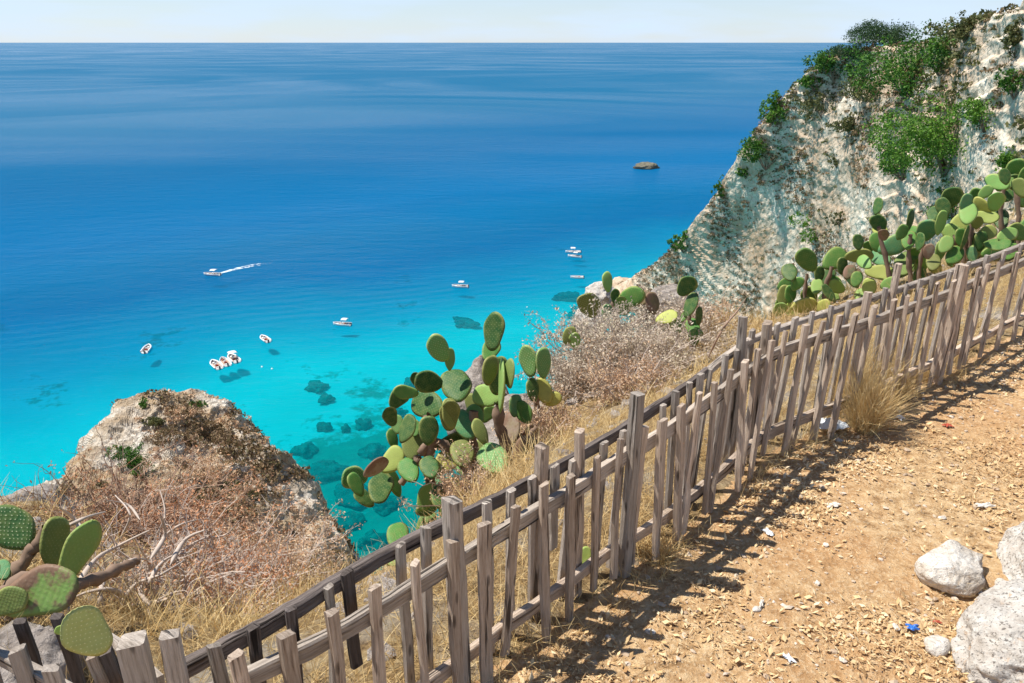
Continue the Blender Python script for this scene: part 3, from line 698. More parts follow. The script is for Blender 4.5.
# corner of the fence at the lower left, cut off by the frame
left = empty('picket_fence', gpt(-1.1, 1.5))
tag(left, 'left end of the fence beside the cactus, two thick split posts and leaning dark pickets', 'fence', 'old wooden picket fences between path and cliff')
def pbar(nm, a, b, w, d, mat, seed, split='split', sidev=None):
    a = Vector(a); b = Vector(b); r = random.Random(seed)
    pts = [a.lerp(b, t / 6) + Vector((r.uniform(-.004, .004), r.uniform(-.004, .004), 0)) for t in range(7)]
    timber(nm, pts, w, d, sidev or Vector((1, 0.25, 0)).normalized(), left, mat, 0.1, 0.22, seed, split)
for (tx, ty, w, zt, lean, mt) in ((131, 640, 0.062, 0.78, 0.02, 'wood_grey'), (170, 634, 0.046, 0.77, 0.01, 'wood_grey')):
    a = PZ(tx, ty, zt); pbar('post', (a.x + lean, a.y - 0.02, -0.1), a, w, w * 0.8, M[mt], int(tx))
for (tx, ty, w, zt, dx, dy, mt) in ((17, 650, 0.035, 0.72, 0.02, -0.02, 'wood_grey'), (-22, 628, 0.035, 0.72, 0.0, 0, 'wood_grey'), (50, 668, 0.034, 0.72, 0.03, 0, 'wood_grey'), (57, 617, 0.026, 0.68, 0.06, -0.03, 'wood_dark'), (92, 655, 0.026, 0.70, 0.09, 0, 'wood'), (107, 650, 0.026, 0.70, 0.03, 0.01, 'wood_dark'), (20, 622, 0.026, 0.66, 0.02, 0, 'wood_dark')):
    a = PZ(tx, ty, zt); pbar('picket', (a.x + dx, a.y + dy, -0.02), a, w, 0.026, M[mt], int(abs(tx)) + 7)
pbar('rail', PZ(-80, 612, 0.62), PZ(112, 716, 0.62), 0.04, 0.03, M['wood_grey'], 41, 'cut', Vector((0, 0, 1)))
pbar('rail', PZ(96, 628, 0.60), PZ(162, 680, 0.60), 0.03, 0.025, M['wood_grey'], 42, 'cut', Vector((0, 0, 1)))

# ------------------------------------------------------------------ prickly pears
def pad_mesh(name, seed, aspect=0.62, thick=0.085):
    """obovate cactus pad, unit length, base at origin, face along +-y"""
    r = random.Random(seed); nu, nr = 28, 7; V = []; rim = []
    bendx = r.uniform(-0.05, 0.05); cup = r.uniform(-0.05, 0.05)
    def outl(a):
        z = 0.5 - 0.5 * math.cos(a); x = 0.5 * aspect * math.sin(a) * (0.80 + 0.36 * z) / 0.97
        x *= 1 + 0.035 * math.sin(3 * a + seed) + 0.02 * math.sin(5 * a + seed * 2); z += 0.012 * math.sin(4 * a + seed); return x + 0.05 * math.sin(z * 3 + seed) * z, z
    for side in (1, -1):
        for j in range(nr):
            f = j / (nr - 1)
            for i in range(nu):
                a = 2 * math.pi * i / nu; x, z = outl(a); cxx, cz = 0, 0.54
                X = cxx + (x - cxx) * f; Z = cz + (z - cz) * f
                y = side * thick * 0.5 * math.sqrt(max(0, 1 - f ** 3.0)) * (0.85 + 0.3 * (1 - Z))
                y += cup * (1 - f * f) * 0 + bendx * (X * X) * 4 + cup * (Z - 0.5) ** 2 * 4
                V.append((X, y, Z)); rim.append(max(0.0, (f - 0.82) / 0.18))
    Fc = []
    for s in range(2):
        o_ = s * nr * nu
        for j in range(nr - 1):
            for i in range(nu):
                q = (o_ + j * nu + i, o_ + j * nu + (i + 1) % nu, o_ + (j + 1) * nu + (i + 1) % nu, o_ + (j + 1) * nu + i)
                Fc.append(q if s else q[::-1])
    me = bpy.data.meshes.new(name); me.from_pydata(V, [], Fc)
    bmm = bmesh.new(); bmm.from_mesh(me); bmesh.ops.remove_doubles(bmm, verts=bmm.verts, dist=1e-4)
    bmesh.ops.recalc_face_normals(bmm, faces=bmm.faces)
    bmm.to_mesh(me); bmm.free()
    at = me.attributes.new('rim', 'FLOAT', 'POINT')
    for v in me.vertices:
        # distance to rim estimated from the flattened thickness
        a = math.acos(max(-1, min(1, 1 - 2 * v.co.z))); ex = 0.5 * aspect * math.sin(a) * (0.80 + 0.36 * v.co.z) / 0.97
        f = abs(v.co.x) / max(ex, 1e-3); at.data[v.index].value = max(0.0, min(1.0, (f - 0.86) / 0.14))
    me.polygons.foreach_set('use_smooth', [True] * len(me.polygons)); return me
PADS = {}
for nm in ('pad', 'pad_spot', 'pad_dead'):
    PADS[nm] = []
    for k in range(4):
        me = pad_mesh('pad', k * 5 + 2, 0.56 + 0.045 * k, 0.065 + 0.010 * k); me.materials.append(M[nm]); PADS[nm].append(me)
PC = dict(vl=(0.44, 0.60, 0.24), dk=(0.04, 0.13, 0.03), md=(0.09, 0.26, 0.05), bl=(0.10, 0.30, 0.13), lt=(0.26, 0.46, 0.12), ye=(0.50, 0.56, 0.14), ol=(0.20, 0.26, 0.07), br=(0.17, 0.14, 0.08), sp=(0.16, 0.38, 0.11), gy=(0.30, 0.23, 0.18), pk=(0.32, 0.25, 0.19))
def cactus(label, R, ox, oy, k, pads, root_px, group, stems=(), dR=0.25, seed=0, fill=0):
    """pads: (cx, cy, w, h, tilt, colour[, kind[, dR]]) measured across the plant; tilt clockwise from upright"""
    r = random.Random(seed); rp = PR(*root_px, R); gp = gpt(rp.x, rp.y); pads = list(pads)
    for _ in range(fill):
        b = r.choice(pads[:]); pads.append((b[0] + r.uniform(-28, 28), b[1] + r.uniform(15, 70), r.uniform(38, 60), r.uniform(58, 84), r.uniform(-70, 70), r.choice(('dk', 'md', 'lt', 'lt', 'ye', 'md', 'bl')), 'pad', r.uniform(0.1, 0.5)))
    root = empty('prickly_pear', gp); tag(root, label, 'cactus', group)
    for i, pd in enumerate(pads):
        cx_, cy_, w, h, tilt, col = pd[:6]; kind = pd[6] if len(pd) > 6 else ('pad_spot' if col == 'sp' else 'pad')
        dr = pd[7] if len(pd) > 7 else r.uniform(-dR, dR)
        if col in ('br', 'gy', 'pk') and len(pd) <= 6: kind = 'pad_dead'
        c = PR(ox + cx_ / k, oy + cy_ / k, R + dr); s = depth_of(c) / F
        wm = w / k * s * 1.08; lm = h / k * s * 1.08
        if wm > lm: wm, lm, tilt = lm, wm, tilt          # tilt given for the long axis
        var = r.randrange(4); asp = 0.56 + 0.045 * var
        if wm / asp >= lm: L = min(wm / asp, lm * 1.35); pitch = math.acos(min(1, lm / L)) * r.choice((-1, 1)); yaw = 0
        else: L = lm; pitch = 0; yaw = math.acos(max(0.12, wm / (asp * L))) * r.choice((-1, 1))
        t = math.radians(tilt); view = (EYEP - c).normalized()
        rt = Vector((0, 0, 1)).cross(view).normalized(); upv = view.cross(rt)
        a = rt * math.sin(t) + upv * math.cos(t); a = (a * math.cos(pitch) + view * math.sin(pitch)).normalized()
        nrm = view - a * view.dot(a); nrm.normalize(); nrm = Quaternion(a, yaw) @ nrm
        xx = nrm.cross(a).normalized()
        o = bpy.data.objects.new('pad', PADS[kind][var]); link(o, root)
        mt = Matrix((xx, -nrm, a)).transposed() if False else Matrix(((xx.x, nrm.x, a.x), (xx.y, nrm.y, a.y), (xx.z, nrm.z, a.z)))
        sx = max(0.75, min(1.25, 1.0)) 
        base = c - a * L * 0.52 - gp
        o.matrix_local = Matrix.Translation(base) @ mt.to_4x4() @ Matrix.Diagonal((L * sx, L, L, 1))
        v = 1 + r.uniform(-0.18, 0.18); cc = PC[col]; o.color = (cc[0] * v * r.uniform(0.85, 1.2), cc[1] * v, cc[2] * v, 1)
    for st in stems:
        P = np.array([[list(PR(ox + x / k, oy + y / k, R + (q[0] if q else 0.05)) - gp) for x, y, *q in st['p']]])
        n_ = P.shape[1]; P = catmull(P[0], np.linspace(0, n_ - 1, n_ * 4))[None]
        P = P + RNG.normal(size=P.shape) * st['r'] * 0.14
        rr = np.linspace(st['r'], st.get('r2', st['r'] * 0.75), P.shape[1])[None] * (1 + 0.14 * np.sin(np.arange(P.shape[1]) * 1.7) + 0.12 * RNG.normal(size=P.shape[1]))
        V, F_ = tubes(P, rr, 9); mesh_np('stem', V, F_, M[st.get('m', 'cactus_wood')], root, smooth=True)
    return root
GR = 'prickly pear cacti behind the fence'
A_pads = [
 (400, 620, 110, 120, 0, 'ol'), (355, 340, 60, 95, 0, 'ol'), (500, 68, 62, 120, 3, 'dk'), (322, 125, 62, 92, -28, 'sp'), (357, 158, 32, 70, 5, 'lt'), (490, 195, 48, 95, 12, 'ol'), (517, 212, 62, 120, 8, 'dk'), (550, 205, 34, 92, 0, 'ol'),
 (478, 278, 70, 90, -78, 'lt'), (378, 245, 92, 102, -12, 'dk'), (287, 232, 68, 88, -72, 'dk'), (246, 225, 32, 46, -20, 'dk'), (285, 305, 84, 100, -62, 'dk'), (213, 268, 42, 78, -85, 'md'),
 (162, 345, 48, 60, -20, 'dk'), (186, 370, 40, 60, 0, 'sp'), (220, 385, 46, 92, 25, 'dk'), (243, 385, 32, 52, 0, 'md'), (172, 418, 32, 66, -12, 'md'), (358, 335, 50, 96, 0, 'ol'), (405, 372, 62, 98, -25, 'bl'), (458, 395, 40, 88, -25, 'ol'),
 (370, 430, 50, 108, 76, 'dk'), (438, 315, 50, 92, -15, 'ol'), (500, 482, 88, 104, -35, 'sp', 'pad_spot', -0.4), (452, 465, 36, 82, -10, 'ol'), (172, 487, 62, 92, 42, 'ye'), (118, 512, 42, 88, 62, 'pk'), (44, 545, 68, 78, -80, 'sp'), (293, 510, 58, 70, -10, 'dk', 'pad', -0.4),
 (342, 495, 64, 95, 40, 'ye'), (282, 605, 56, 92, 22, 'lt'), (360, 585, 74, 82, -12, 'ye'), (176, 560, 38, 92, -15, 'md'), (400, 465, 72, 84, 0, 'ol'), (572, 310, 40, 70, 10, 'bl'), (605, 465, 76, 112, 28, 'br'), (497, 655, 84, 110, 70, 'lt'), (535, 540, 40, 64, 80, 'md'),
 (555, 390, 55, 112, 12, 'pk'), (604, 420, 44, 104, 42, 'pk'), (235, 440, 60, 90, 10, 'ol'), (130, 580, 84, 96, 10, 'dk'), (225, 520, 60, 80, -20, 'md'), (290, 390, 60, 90, 10, 'dk'), (527, 240, 14, 170, 2, 'lt'), (330, 600, 60, 80, 20, 'dk')]
A_stems = [dict(p=[(470, 640), (440, 520), (430, 420), (440, 330)], r=0.055), dict(p=[(440, 560), (340, 440), (280, 440), (235, 520), (200, 560)], r=0.04), dict(p=[(470, 600), (540, 470), (520, 380), (515, 300)], r=0.05), dict(p=[(300, 620), (290, 500), (300, 420), (290, 340)], r=0.05), dict(p=[(560, 500), (600, 440), (640, 380)], r=0.035)]
cactus('large prickly pear with many green and yellow pads standing above the turquoise water', 5.4, 340, 310, 3.254, A_pads, (455, 520), GR, A_stems, 0.3, 1, 16)
cactus('small pale spotted prickly pear between the big cactus and the dry bush', 6.0, 340, 310, 3.254,
       [(612, 165, 52, 100, -16, 'sp'), (663, 170, 46, 96, 2, 'sp'), (628, 258, 38, 74, -8, 'dk'), (662, 262, 54, 84, -22, 'ye'), (692, 292, 40, 62, 70, 'ye')], (545, 420), GR, [dict(p=[(650, 400), (640, 330), (640, 270)], r=0.035)], 0.1, 2)
cactus('prickly pear with a spotted round pad at the cliff foot beside the white rock', 8.5, 560, 260, 4.655,
       [(222, 100, 44, 92, -8, 'lt'), (255, 165, 38, 64, 0, 'dk'), (135, 207, 96, 112, -22, 'ol', 'pad_spot'), (330, 175, 84, 125, 62, 'md'), (285, 208, 60, 76, -40, 'md'), (220, 245, 50, 80, 0, 'bl'), (298, 238, 40, 56, 60, 'md'), (430, 198, 58, 100, -10, 'br'), (395, 175, 40, 70, 20, 'br')], (612, 335), GR, [dict(p=[(270, 330), (260, 260), (250, 200)], r=0.05), dict(p=[(270, 320), (380, 280), (420, 220)], r=0.05)], 0.12, 3)
cactus('small olive pad cactus at the left edge of the grey dry bush', 7.0, 560, 260, 4.655, [(42, 350, 52, 84, 22, 'ol'), (70, 375, 50, 70, -10, 'lt')], (572, 360), GR, [], 0.05, 33)
cactus('upright dark prickly pear standing alone at the right end of the dry bush', 7.6, 560, 260, 4.655,
       [(590, 117, 78, 100, 30, 'dk'), (610, 208, 54, 118, 18, 'dk'), (582, 258, 30, 64, 30, 'md'), (648, 258, 30, 84, 0, 'dk'), (620, 312, 60, 84, -20, 'md'), (632, 342, 44, 66, 76, 'lt'), (500, 268, 56, 100, 70, 'ye'), (540, 300, 50, 80, -30, 'lt'), (625, 375, 44, 50, 0, 'md')], (700, 345), GR, [dict(p=[(620, 420), (620, 340), (600, 260), (600, 180)], r=0.025)], 0.1, 4)
E1 = [(150, 400, 70, 98, -35, 'md'), (262, 400, 74, 98, 45, 'md'), (80, 452, 56, 68, -15, 'dk'), (292, 425, 38, 68, 0, 'dk'), (200, 460, 36, 64, 0, 'dk'), (232, 470, 48, 74, 32, 'dk'), (60, 545, 56, 82, 12, 'ol'), (82, 540, 42, 72, 0, 'md'), (160, 550, 58, 74, -30, 'md'), (235, 535, 32, 82, -40, 'dk'), (270, 510, 48, 66, -60, 'lt'), (140, 588, 56, 96, 76, 'ye'), (110, 500, 40, 60, 30, 'md'), (190, 510, 44, 60, 10, 'lt'), (40, 600, 50, 60, 30, 'lt'), (215, 590, 50, 60, 60, 'ye')]
E2 = [(435, 185, 34, 66, 5, 'dk'), (437, 253, 54, 74, -35, 'dk'), (458, 300, 38, 44, -20, 'br'), (567, 240, 24, 86, 0, 'dk'), (655, 218, 38, 58, -8, 'dk'), (632, 285, 72, 84, 10, 'bl'), (688, 250, 36, 96, 5, 'lt'), (532, 290, 40, 62, 20, 'md'), (355, 330, 38, 62, -12, 'dk'), (396, 348, 34, 44, -40, 'md'), (360, 388, 52, 102, 80, 'ol'), (445, 388, 66, 80, -50, 'bl'), (500, 345, 72, 112, 60, 'bl'), (560, 322, 50, 72, 0, 'md'), (605, 328, 32, 72, 0, 'dk'), (380, 410, 46, 62, -50, 'lt'), (445, 452, 56, 106, 84, 'ye'), (540, 420, 78, 92, 0, 'ol'), (590, 380, 46, 52, 30, 'md'), (610, 425, 42, 68, 15, 'lt'), (640, 368, 38, 60, 0, 'pk'), (400, 512, 50, 72, 0, 'ye'), (350, 480, 42, 62, 10, 'md'), (480, 500, 60, 50, 60, 'lt'), (320, 450, 40, 60, 20, 'br'), (660, 412, 50, 64, 0, 'ol'), (690, 362, 38, 82, 0, 'lt')]
E3 = [(740, 300, 62, 98, -45, 'lt'), (770, 312, 42, 74, -10, 'md'), (800, 215, 62, 84, 0, 'lt'), (765, 255, 62, 84, 35, 'ye'), (788, 312, 14, 104, 5, 'dk'), (850, 327, 46, 78, 3, 'dk'), (815, 382, 36, 70, -20, 'bl'), (745, 385, 58, 74, 30, 'md'), (770, 402, 56, 92, 62, 'md'), (730, 150, 84, 92, 20, 'dk'), (830, 145, 52, 64, 20, 'md'), (870, 228, 48, 92, 86, 'ye'), (710, 340, 50, 70, 20, 'lt'), (700, 190, 50, 80, -20, 'dk'), (835, 250, 42, 50, 0, 'ol'), (790, 170, 40, 70, 10, 'bl')]
E4 = [(915, 92, 52, 88, -74, 'lt'), (946, 65, 38, 64, -20, 'dk'), (990, 40, 64, 86, 10, 'md'), (910, 165, 66, 74, 0, 'lt'), (958, 145, 42, 50, 30, 'dk'), (930, 240, 52, 78, -25, 'dk', 'pad_spot'), (1000, 292, 62, 82, -80, 'md'), (920, 340, 46, 92, 84, 'md'), (880, 292, 54, 64, 60, 'ye'), (895, 378, 54, 66, 80, 'md'), (955, 300, 50, 70, 50, 'lt'), (1010, 110, 50, 80, -30, 'ol'), (870, 130, 40, 60, 40, 'lt'), (970, 370, 50, 70, 20, 'md'), (1040, 60, 60, 90, 20, 'md'), (1060, 150, 60, 90, -20, 'lt'), (1050, 260, 60, 90, 40, 'md')]
st = lambda *p: dict(p=p, r=0.03)
cactus('low prickly pear with dark pads, leftmost of the row below the white cliff', 9.6, 770, 160, 4.031, E1, (820, 300), GR, [st((150, 640), (140, 560), (150, 460)), st((230, 620), (220, 540), (250, 430))], 0.35, 5, 10)
cactus('broad prickly pear with blue-green pads and one yellow pad behind the fence posts', 9.4, 770, 160, 4.031, E2, (890, 275), GR, [st((500, 560), (480, 460), (450, 330), (437, 270)), st((600, 540), (600, 440), (620, 340)), st((570, 520), (560, 400), (567, 300))], 0.4, 6, 10)
cactus('tall yellow-green prickly pear with thin upright stem right of the row', 9.6, 770, 160, 4.031, E3, (962, 265), GR, [st((780, 480), (785, 380), (790, 280)), st((760, 460), (740, 380), (745, 300)), st((800, 400), (810, 260), (800, 180))], 0.4, 7, 10)
cactus('prickly pear at the right edge of the photo with large striped pads', 9.8, 770, 160, 4.031, E4, (1004, 245), GR, [st((930, 460), (935, 350), (930, 270)), st((960, 400), (930, 240), (940, 120)), st((1000, 400), (1000, 240), (990, 100))], 0.4, 8, 10)
cactus('old prickly pear with thick corky pads at the lower left corner', 2.9, 0, 480, 3.367,
       [(185, 205, 82, 160, 22, 'ol', 'pad', 0.5), (262, 232, 88, 196, 36, 'lt', 'pad', 0.25), (140, 372, 150, 215, 84, 'lt', 'pad_dead', 0.0), (286, 513, 128, 170, -35, 'vl', 'pad_spot', -1.33), (35, 160, 120, 165, -25, 'dk', 'pad_spot', 0.6), (8, 300, 50, 66, 0, 'bl', 'pad', 0.5), (25, 408, 86, 120, 80, 'ol', 'pad', 0.05), (212, 505, 30, 50, -60, 'lt', 'pad', -1.3), (-80, 300, 120, 160, 10, 'md', 'pad', 0.4)],
       (30, 640), GR, [dict(p=[(20, 380, 0.5), (70, 290, 0.5), (120, 230, 0.5), (150, 160, 0.5)], r=0.035, r2=0.02), dict(p=[(-40, 420, 0.1), (60, 350, 0.1), (170, 330, 0.1), (240, 350, 0.1)], r=0.036, r2=0.026), dict(p=[(240, 365, 0.15), (320, 330, 0.25), (400, 300, 0.4), (460, 275, 0.5)], r=0.03, r2=0.02), dict(p=[(30, 700, 0.35), (50, 560, 0.35), (60, 470, 0.3), (40, 400, 0.2)], r=0.07, r2=0.05, m='wood_dark')], 0.1, 9)
cactus('single small yellow-green pad sprouting between the front pickets', 2.62, 0, 0, 1, [(583, 559, 13, 25, 10, 'ye', 'pad', 0.0)], (578, 600), GR, [dict(p=[(575, 592), (579, 575)], r=0.004)], 0.0, 10)
cactus('pale green pads low on the slope seen between the pickets', 4.3, 0, 0, 1, [(496, 520, 26, 34, 40, 'ye'), (480, 528, 24, 34, -30, 'lt'), (616, 478, 18, 22, 20, 'ye'), (604, 488, 14, 20, -20, 'lt'), (398, 535, 20, 26, 10, 'md'), (390, 556, 16, 22, -40, 'lt')], (500, 545), GR, [], 0.15, 11)

# ------------------------------------------------------------------ dry shrubs and dead branches
def dry_shrub(px, py, R, rad, height, leafmat, twigmat, label, n_stem, n_leaf, leaf, group, name='dry_shrub', seed=0, twr=0.004, wob=0.3):
    if R is None: p = hit(px, py, BV_g)[0]
    else: q = PR(px, py, R); p = gpt(q.x, q.y)
    root = empty(name, p); tag(root, label, 'shrub', group)
    a = RNG.random(n_stem) * 2 * math.pi; e = RNG.random(n_stem) ** 0.7
    dirs = np.stack([np.cos(a) * e * rad, np.sin(a) * e * rad, np.full(n_stem, height * 0.75)], 1); ln = np.linalg.norm(dirs, axis=1) * (0.7 + 0.5 * RNG.random(n_stem)); dirs /= np.linalg.norm(dirs, axis=1, keepdims=True)
    start = np.stack([np.cos(a), np.sin(a), np.zeros(n_stem)], 1) * (e * rad * 0.35)[:, None]; start[:, 2] = -0.05
    L1 = walk(start, dirs, ln, 7, 0.22 * wob / 0.3)
    parts = [tubes(L1, np.tile(np.linspace(twr * 2.2, twr, 7), (n_stem, 1)))]
    m2 = n_stem * 5; ii = RNG.integers(0, n_stem, m2); kk = RNG.integers(2, 7, m2); s2 = L1[ii, kk]
    d2 = L1[ii, kk] - L1[ii, kk - 1]; d2 /= np.linalg.norm(d2, axis=1, keepdims=True); d2 = d2 + RNG.normal(size=(m2, 3)) * 0.7; d2 /= np.linalg.norm(d2, axis=1, keepdims=True)
    L2 = walk(s2, d2, rad * (0.18 + 0.3 * RNG.random(m2)), 5, wob)
    parts.append(tubes(L2, np.tile(np.linspace(twr, twr * 0.4, 5), (m2, 1))))
    V, F_ = cat(parts); mesh_np('twigs', V, F_, M[twigmat], root)
    if n_leaf:
        jj = RNG.integers(0, m2, n_leaf); tt = RNG.integers(1, 5, n_leaf); C = L2[jj, tt] + RNG.normal(size=(n_leaf, 3)) * leaf * 1.6
        V, F_ = quads(C, leaf, 0.4, 0.3); mesh_np('leaves', V, F_, M[leafmat], root)
    return root
GS = 'dry shrubs on the slope behind the fence'
for (px, py, R, rad, hgt, lm, tm, lab, ns, nl, lf) in (
    (575, 392, None, 0.45, 0.55, 'leaf_pink', 'twig', 'pinkish dry shrub just right of the big cactus, above the dark back rail', 70, 3200, 0.014),
    (600, 372, 7.4, 0.55, 0.75, 'leaf_pink', 'twig', 'rounded grey-pink dry shrub behind the small spotted cactus, against the water', 90, 4200, 0.015),
    (640, 372, 7.2, 0.60, 0.65, 'leaf_pink', 'twig', 'broad grey-pink dry shrub in the middle of the slope', 90, 4200, 0.015),
    (668, 362, 8.4, 0.55, 0.55, 'leaf_pink', 'twig', 'grey-pink dry shrub below the lone upright cactus', 80, 3600, 0.016),
    (610, 345, 9.2, 0.60, 0.55, 'leaf_pink', 'twig', 'dry shrub at the foot of the cactus with the spotted pad', 80, 3400, 0.017),
    (648, 335, 10.2, 0.60, 0.50, 'leaf_pink', 'twig_red', 'small brown dry shrub against the far cliff foot', 70, 2600, 0.018),
    (548, 432, 5.9, 0.35, 0.40, 'leaf_tan', 'twig', 'straw-coloured shrub tucked against the grey dead cactus pads', 60, 2200, 0.012),
    (625, 412, 6.3, 0.40, 0.40, 'leaf_tan', 'twig', 'low tan shrub near the tall round-topped fence post', 60, 2200, 0.012),
    (700, 352, 9.0, 0.40, 0.35, 'leaf_tan', 'twig', 'low tan shrub between the lone cactus and the dark fence post', 50, 1800, 0.015),
    (740, 318, 10.5, 0.50, 0.40, 'leaf_tan', 'twig', 'tan shrub beyond the bent fence corner', 50, 1800, 0.016),
    (470, 510, 4.9, 0.30, 0.35, 'leaf_tan', 'twig', 'dry tuft of shrub under the big cactus', 50, 1600, 0.011)):
    dry_shrub(px, py, R, rad, hgt, lm, tm, lab, ns, int(nl * 2.2), lf * 1.0, GS, twr=0.003)
GL = 'red-brown shrubs between fence and rocky outcrop'
for (px, py, R, rad, hgt, lm, tm, lab, ns, nl, lf) in (
    (165, 555, 5.6, 0.75, 0.40, 'leaf_rust', 'twig_red', 'red-brown twiggy shrub in front of the white side of the outcrop', 80, 2300, 0.013),
    (225, 550, 5.9, 0.75, 0.40, 'leaf_rust', 'twig_red', 'rust-coloured leafy shrub in front of the outcrop top', 80, 3000, 0.013),
    (195, 590, 4.3, 0.60, 0.36, 'leaf_rust', 'twig', 'orange-leaved shrub with grey bare stems above the two thick posts', 80, 1700, 0.011),
    (262, 598, 4.4, 0.55, 0.26, 'leaf_tan', 'twig', 'pinkish tan shrub above the dark rail', 90, 4500, 0.010),
    (225, 612, 3.6, 0.40, 0.26, 'leaf_rust', 'twig', 'small orange shrub just behind the dark back rail', 60, 1500, 0.009),
    (118, 545, 5.2, 0.65, 0.40, 'leaf_rust', 'twig_red', 'mostly bare reddish shrub behind the upright cactus pad', 90, 500, 0.011),
    (150, 600, 3.7, 0.40, 0.45, 'leaf_rust', 'twig', 'tangled grey shrub behind the left post', 70, 350, 0.010)):
    dry_shrub(px, py, R, rad, hgt, lm, tm, lab, int(ns * 1.3), int(nl * 2.6), lf * 1.05, GL, wob=0.38, twr=0.0026)
# bare curved grey branches
def branches(label, R, lines, mat='twig', name='dead_branches', r0=0.016):
    q = PR(*lines[0][0], R); root = empty(name, gpt(q.x, q.y)); tag(root, label, 'branches', 'dead branches at the left')
    for ln in lines:
        P = np.array([list(PR(x, y, R + random.uniform(-0.25, 0.25)) - root.location) for x, y in ln]); n_ = len(P)
        P = catmull(P, np.linspace(0, n_ - 1, n_ * 5)); V, F_ = tubes(P[None], (np.linspace(r0, r0 * 0.2, len(P)) * np.minimum(1, 0.05 + np.arange(len(P)) * 0.3) * (1 + 0.1 * RNG.normal(size=len(P))))[None], 7); mesh_np('branch', V, F_, M[mat], root, smooth=True)
branches('thick bare grey branches arching over the left shrubs', 3.6, [[(125, 640), (120, 610), (135, 585), (160, 575), (185, 560)], [(110, 640), (100, 600), (108, 575), (130, 560), (150, 560)], [(140, 640), (150, 610), (140, 590), (150, 570), (140, 548)], [(75, 590), (95, 560), (120, 545), (150, 530)], [(70, 560), (60, 535), (80, 520), (105, 512)], [(130, 600), (112, 590), (88, 592), (70, 600)], [(165, 610), (150, 585), (165, 560), (190, 552)], [(118, 620), (135, 605), (165, 600), (182, 585)], [(90, 545), (75, 520), (60, 508)], [(150, 560), (165, 535), (160, 515)], [(170, 565), (185, 540), (205, 530)]])
branches('forked pale grey branches rising before the rust-coloured shrub', 4.4, [[(150, 570), (155, 540), (165, 515), (160, 490)], [(155, 545), (180, 525), (210, 518)], [(170, 560), (200, 540), (225, 535), (240, 520)], [(120, 540), (130, 515), (115, 495)], [(185, 575), (205, 560), (235, 558)], [(140, 520), (128, 505), (105, 500)]], 'twig', r0=0.011)
branches('thin dead stalk leaning in front of the cliff behind the fence', 6.0, [[(708, 358), (722, 330), (738, 310), (746, 298)]], 'twig_red', 'dead_stalk', 0.012)

# ------------------------------------------------------------------ dry grass
def blades(C, h, lean=0.5, w=0.0025, k=4):
    n = len(C); d = RNG.normal(size=(n, 3)) * lean; d[:, 2] = 1; d /= np.linalg.norm(d, axis=1, keepdims=True)
    L = walk(C, d, h, k, 0.16, 0.10 if k < 6 else 0.07); side = RNG.normal(size=(n, 3)); side[:, 2] = 0; side /= np.linalg.norm(side, axis=1, keepdims=True)
    ww = np.linspace(w, w * 0.25, k)[None, :, None]
    V = np.stack([L - side[:, None] * ww, L + side[:, None] * ww], 2).reshape(-1, 3); idx = np.arange(n * k * 2).reshape(n, k, 2)
    return V, np.stack([idx[:, :-1, 0], idx[:, :-1, 1], idx[:, 1:, 1], idx[:, 1:, 0]], -1).reshape(-1, 4)
def scatter(n, x0, x1, y0, y1): return np.stack([RNG.uniform(x0, x1, n), RNG.uniform(y0, y1, n)], 1)
def on_ground(XY, dz=0.0): return np.column_stack([XY, ground_h(XY) + dz])
XY = scatter(170000, -2.2, 6.2, 0.9, 7.5); sd = seaward(XY)
cl = fbm(np.column_stack([XY, XY[:, 0] * 0]), 3.0, 3, 77)
p_in = np.where((sd > -0.25) & (sd < 0.08), 0.9, 0) + np.where((sd >= 0.08) & (sd < 1.6), 0.75, 0)
p_in *= np.clip(0.55 + cl * 1.6, 0.08, 1)
keep = RNG.random(len(XY)) < p_in; G1 = on_ground(XY[keep])
s1 = sd[keep]
V, F_ = blades(G1, np.where(s1 < 0.05, 0.13, 0.18) * (0.5 + 0.9 * RNG.random(len(G1))), 0.75, 0.0016)
g = mesh_np('dry_grass', V, F_, M['straw']); tag(g, 'straw-coloured dry grass growing under and behind the picket fence', 'grass', kind='stuff')
XY = scatter(200000, -5, 16, 2, 16); sd = seaward(XY); cl = fbm(np.column_stack([XY, XY[:, 0] * 0]), 1.6, 3, 78)
keep = (sd > 1.0) & (sd < 6.5) & (RNG.random(len(XY)) < np.clip(0.35 + cl * 1.5, 0.0, 0.8)); G2 = on_ground(XY[keep]); G2 = G2[G2[:, 2] > -4]
V, F_ = blades(G2, 0.16 + 0.16 * RNG.random(len(G2)), 0.7, 0.0035)
g = mesh_np('slope_grass', V, F_, M['straw']); tag(g, 'dry grass covering the steep slope behind the fence', 'grass', kind='stuff')
def tussock(px, py, rad, h, n, label, R=None, w=0.002, lean=0.55):
    p = PZ(px, py, 0.0); c = gpt(p.x, p.y); root = tag(None or empty('grass_tussock', c), label, 'grass tuft', 'dry grass tufts at the fence')
    a = RNG.random(n) * 6.28; e = np.sqrt(RNG.random(n)) * rad
    V, F_ = blades(np.stack([np.cos(a) * e, np.sin(a) * e, np.zeros(n)], 1), h * (0.5 + 0.7 * RNG.random(n)), lean, w, 6)
    mesh_np('blades', V, F_, M['straw'], root)
tussock(864, 430, 0.07, 0.36, 1300, 'big golden grass tuft spilling over the path beside the white plastic bag', lean=0.28)
tussock(892, 396, 0.09, 0.25, 700, 'golden grass tuft leaning through the fence right of the biggest tuft', lean=0.4)
tussock(850, 405, 0.10, 0.42, 900, 'golden grass tuft standing between the pickets behind the white plastic bag', lean=0.3)
tussock(925, 378, 0.08, 0.16, 350, 'low dry grass tuft at the fence foot where the dense pickets begin', lean=0.8)
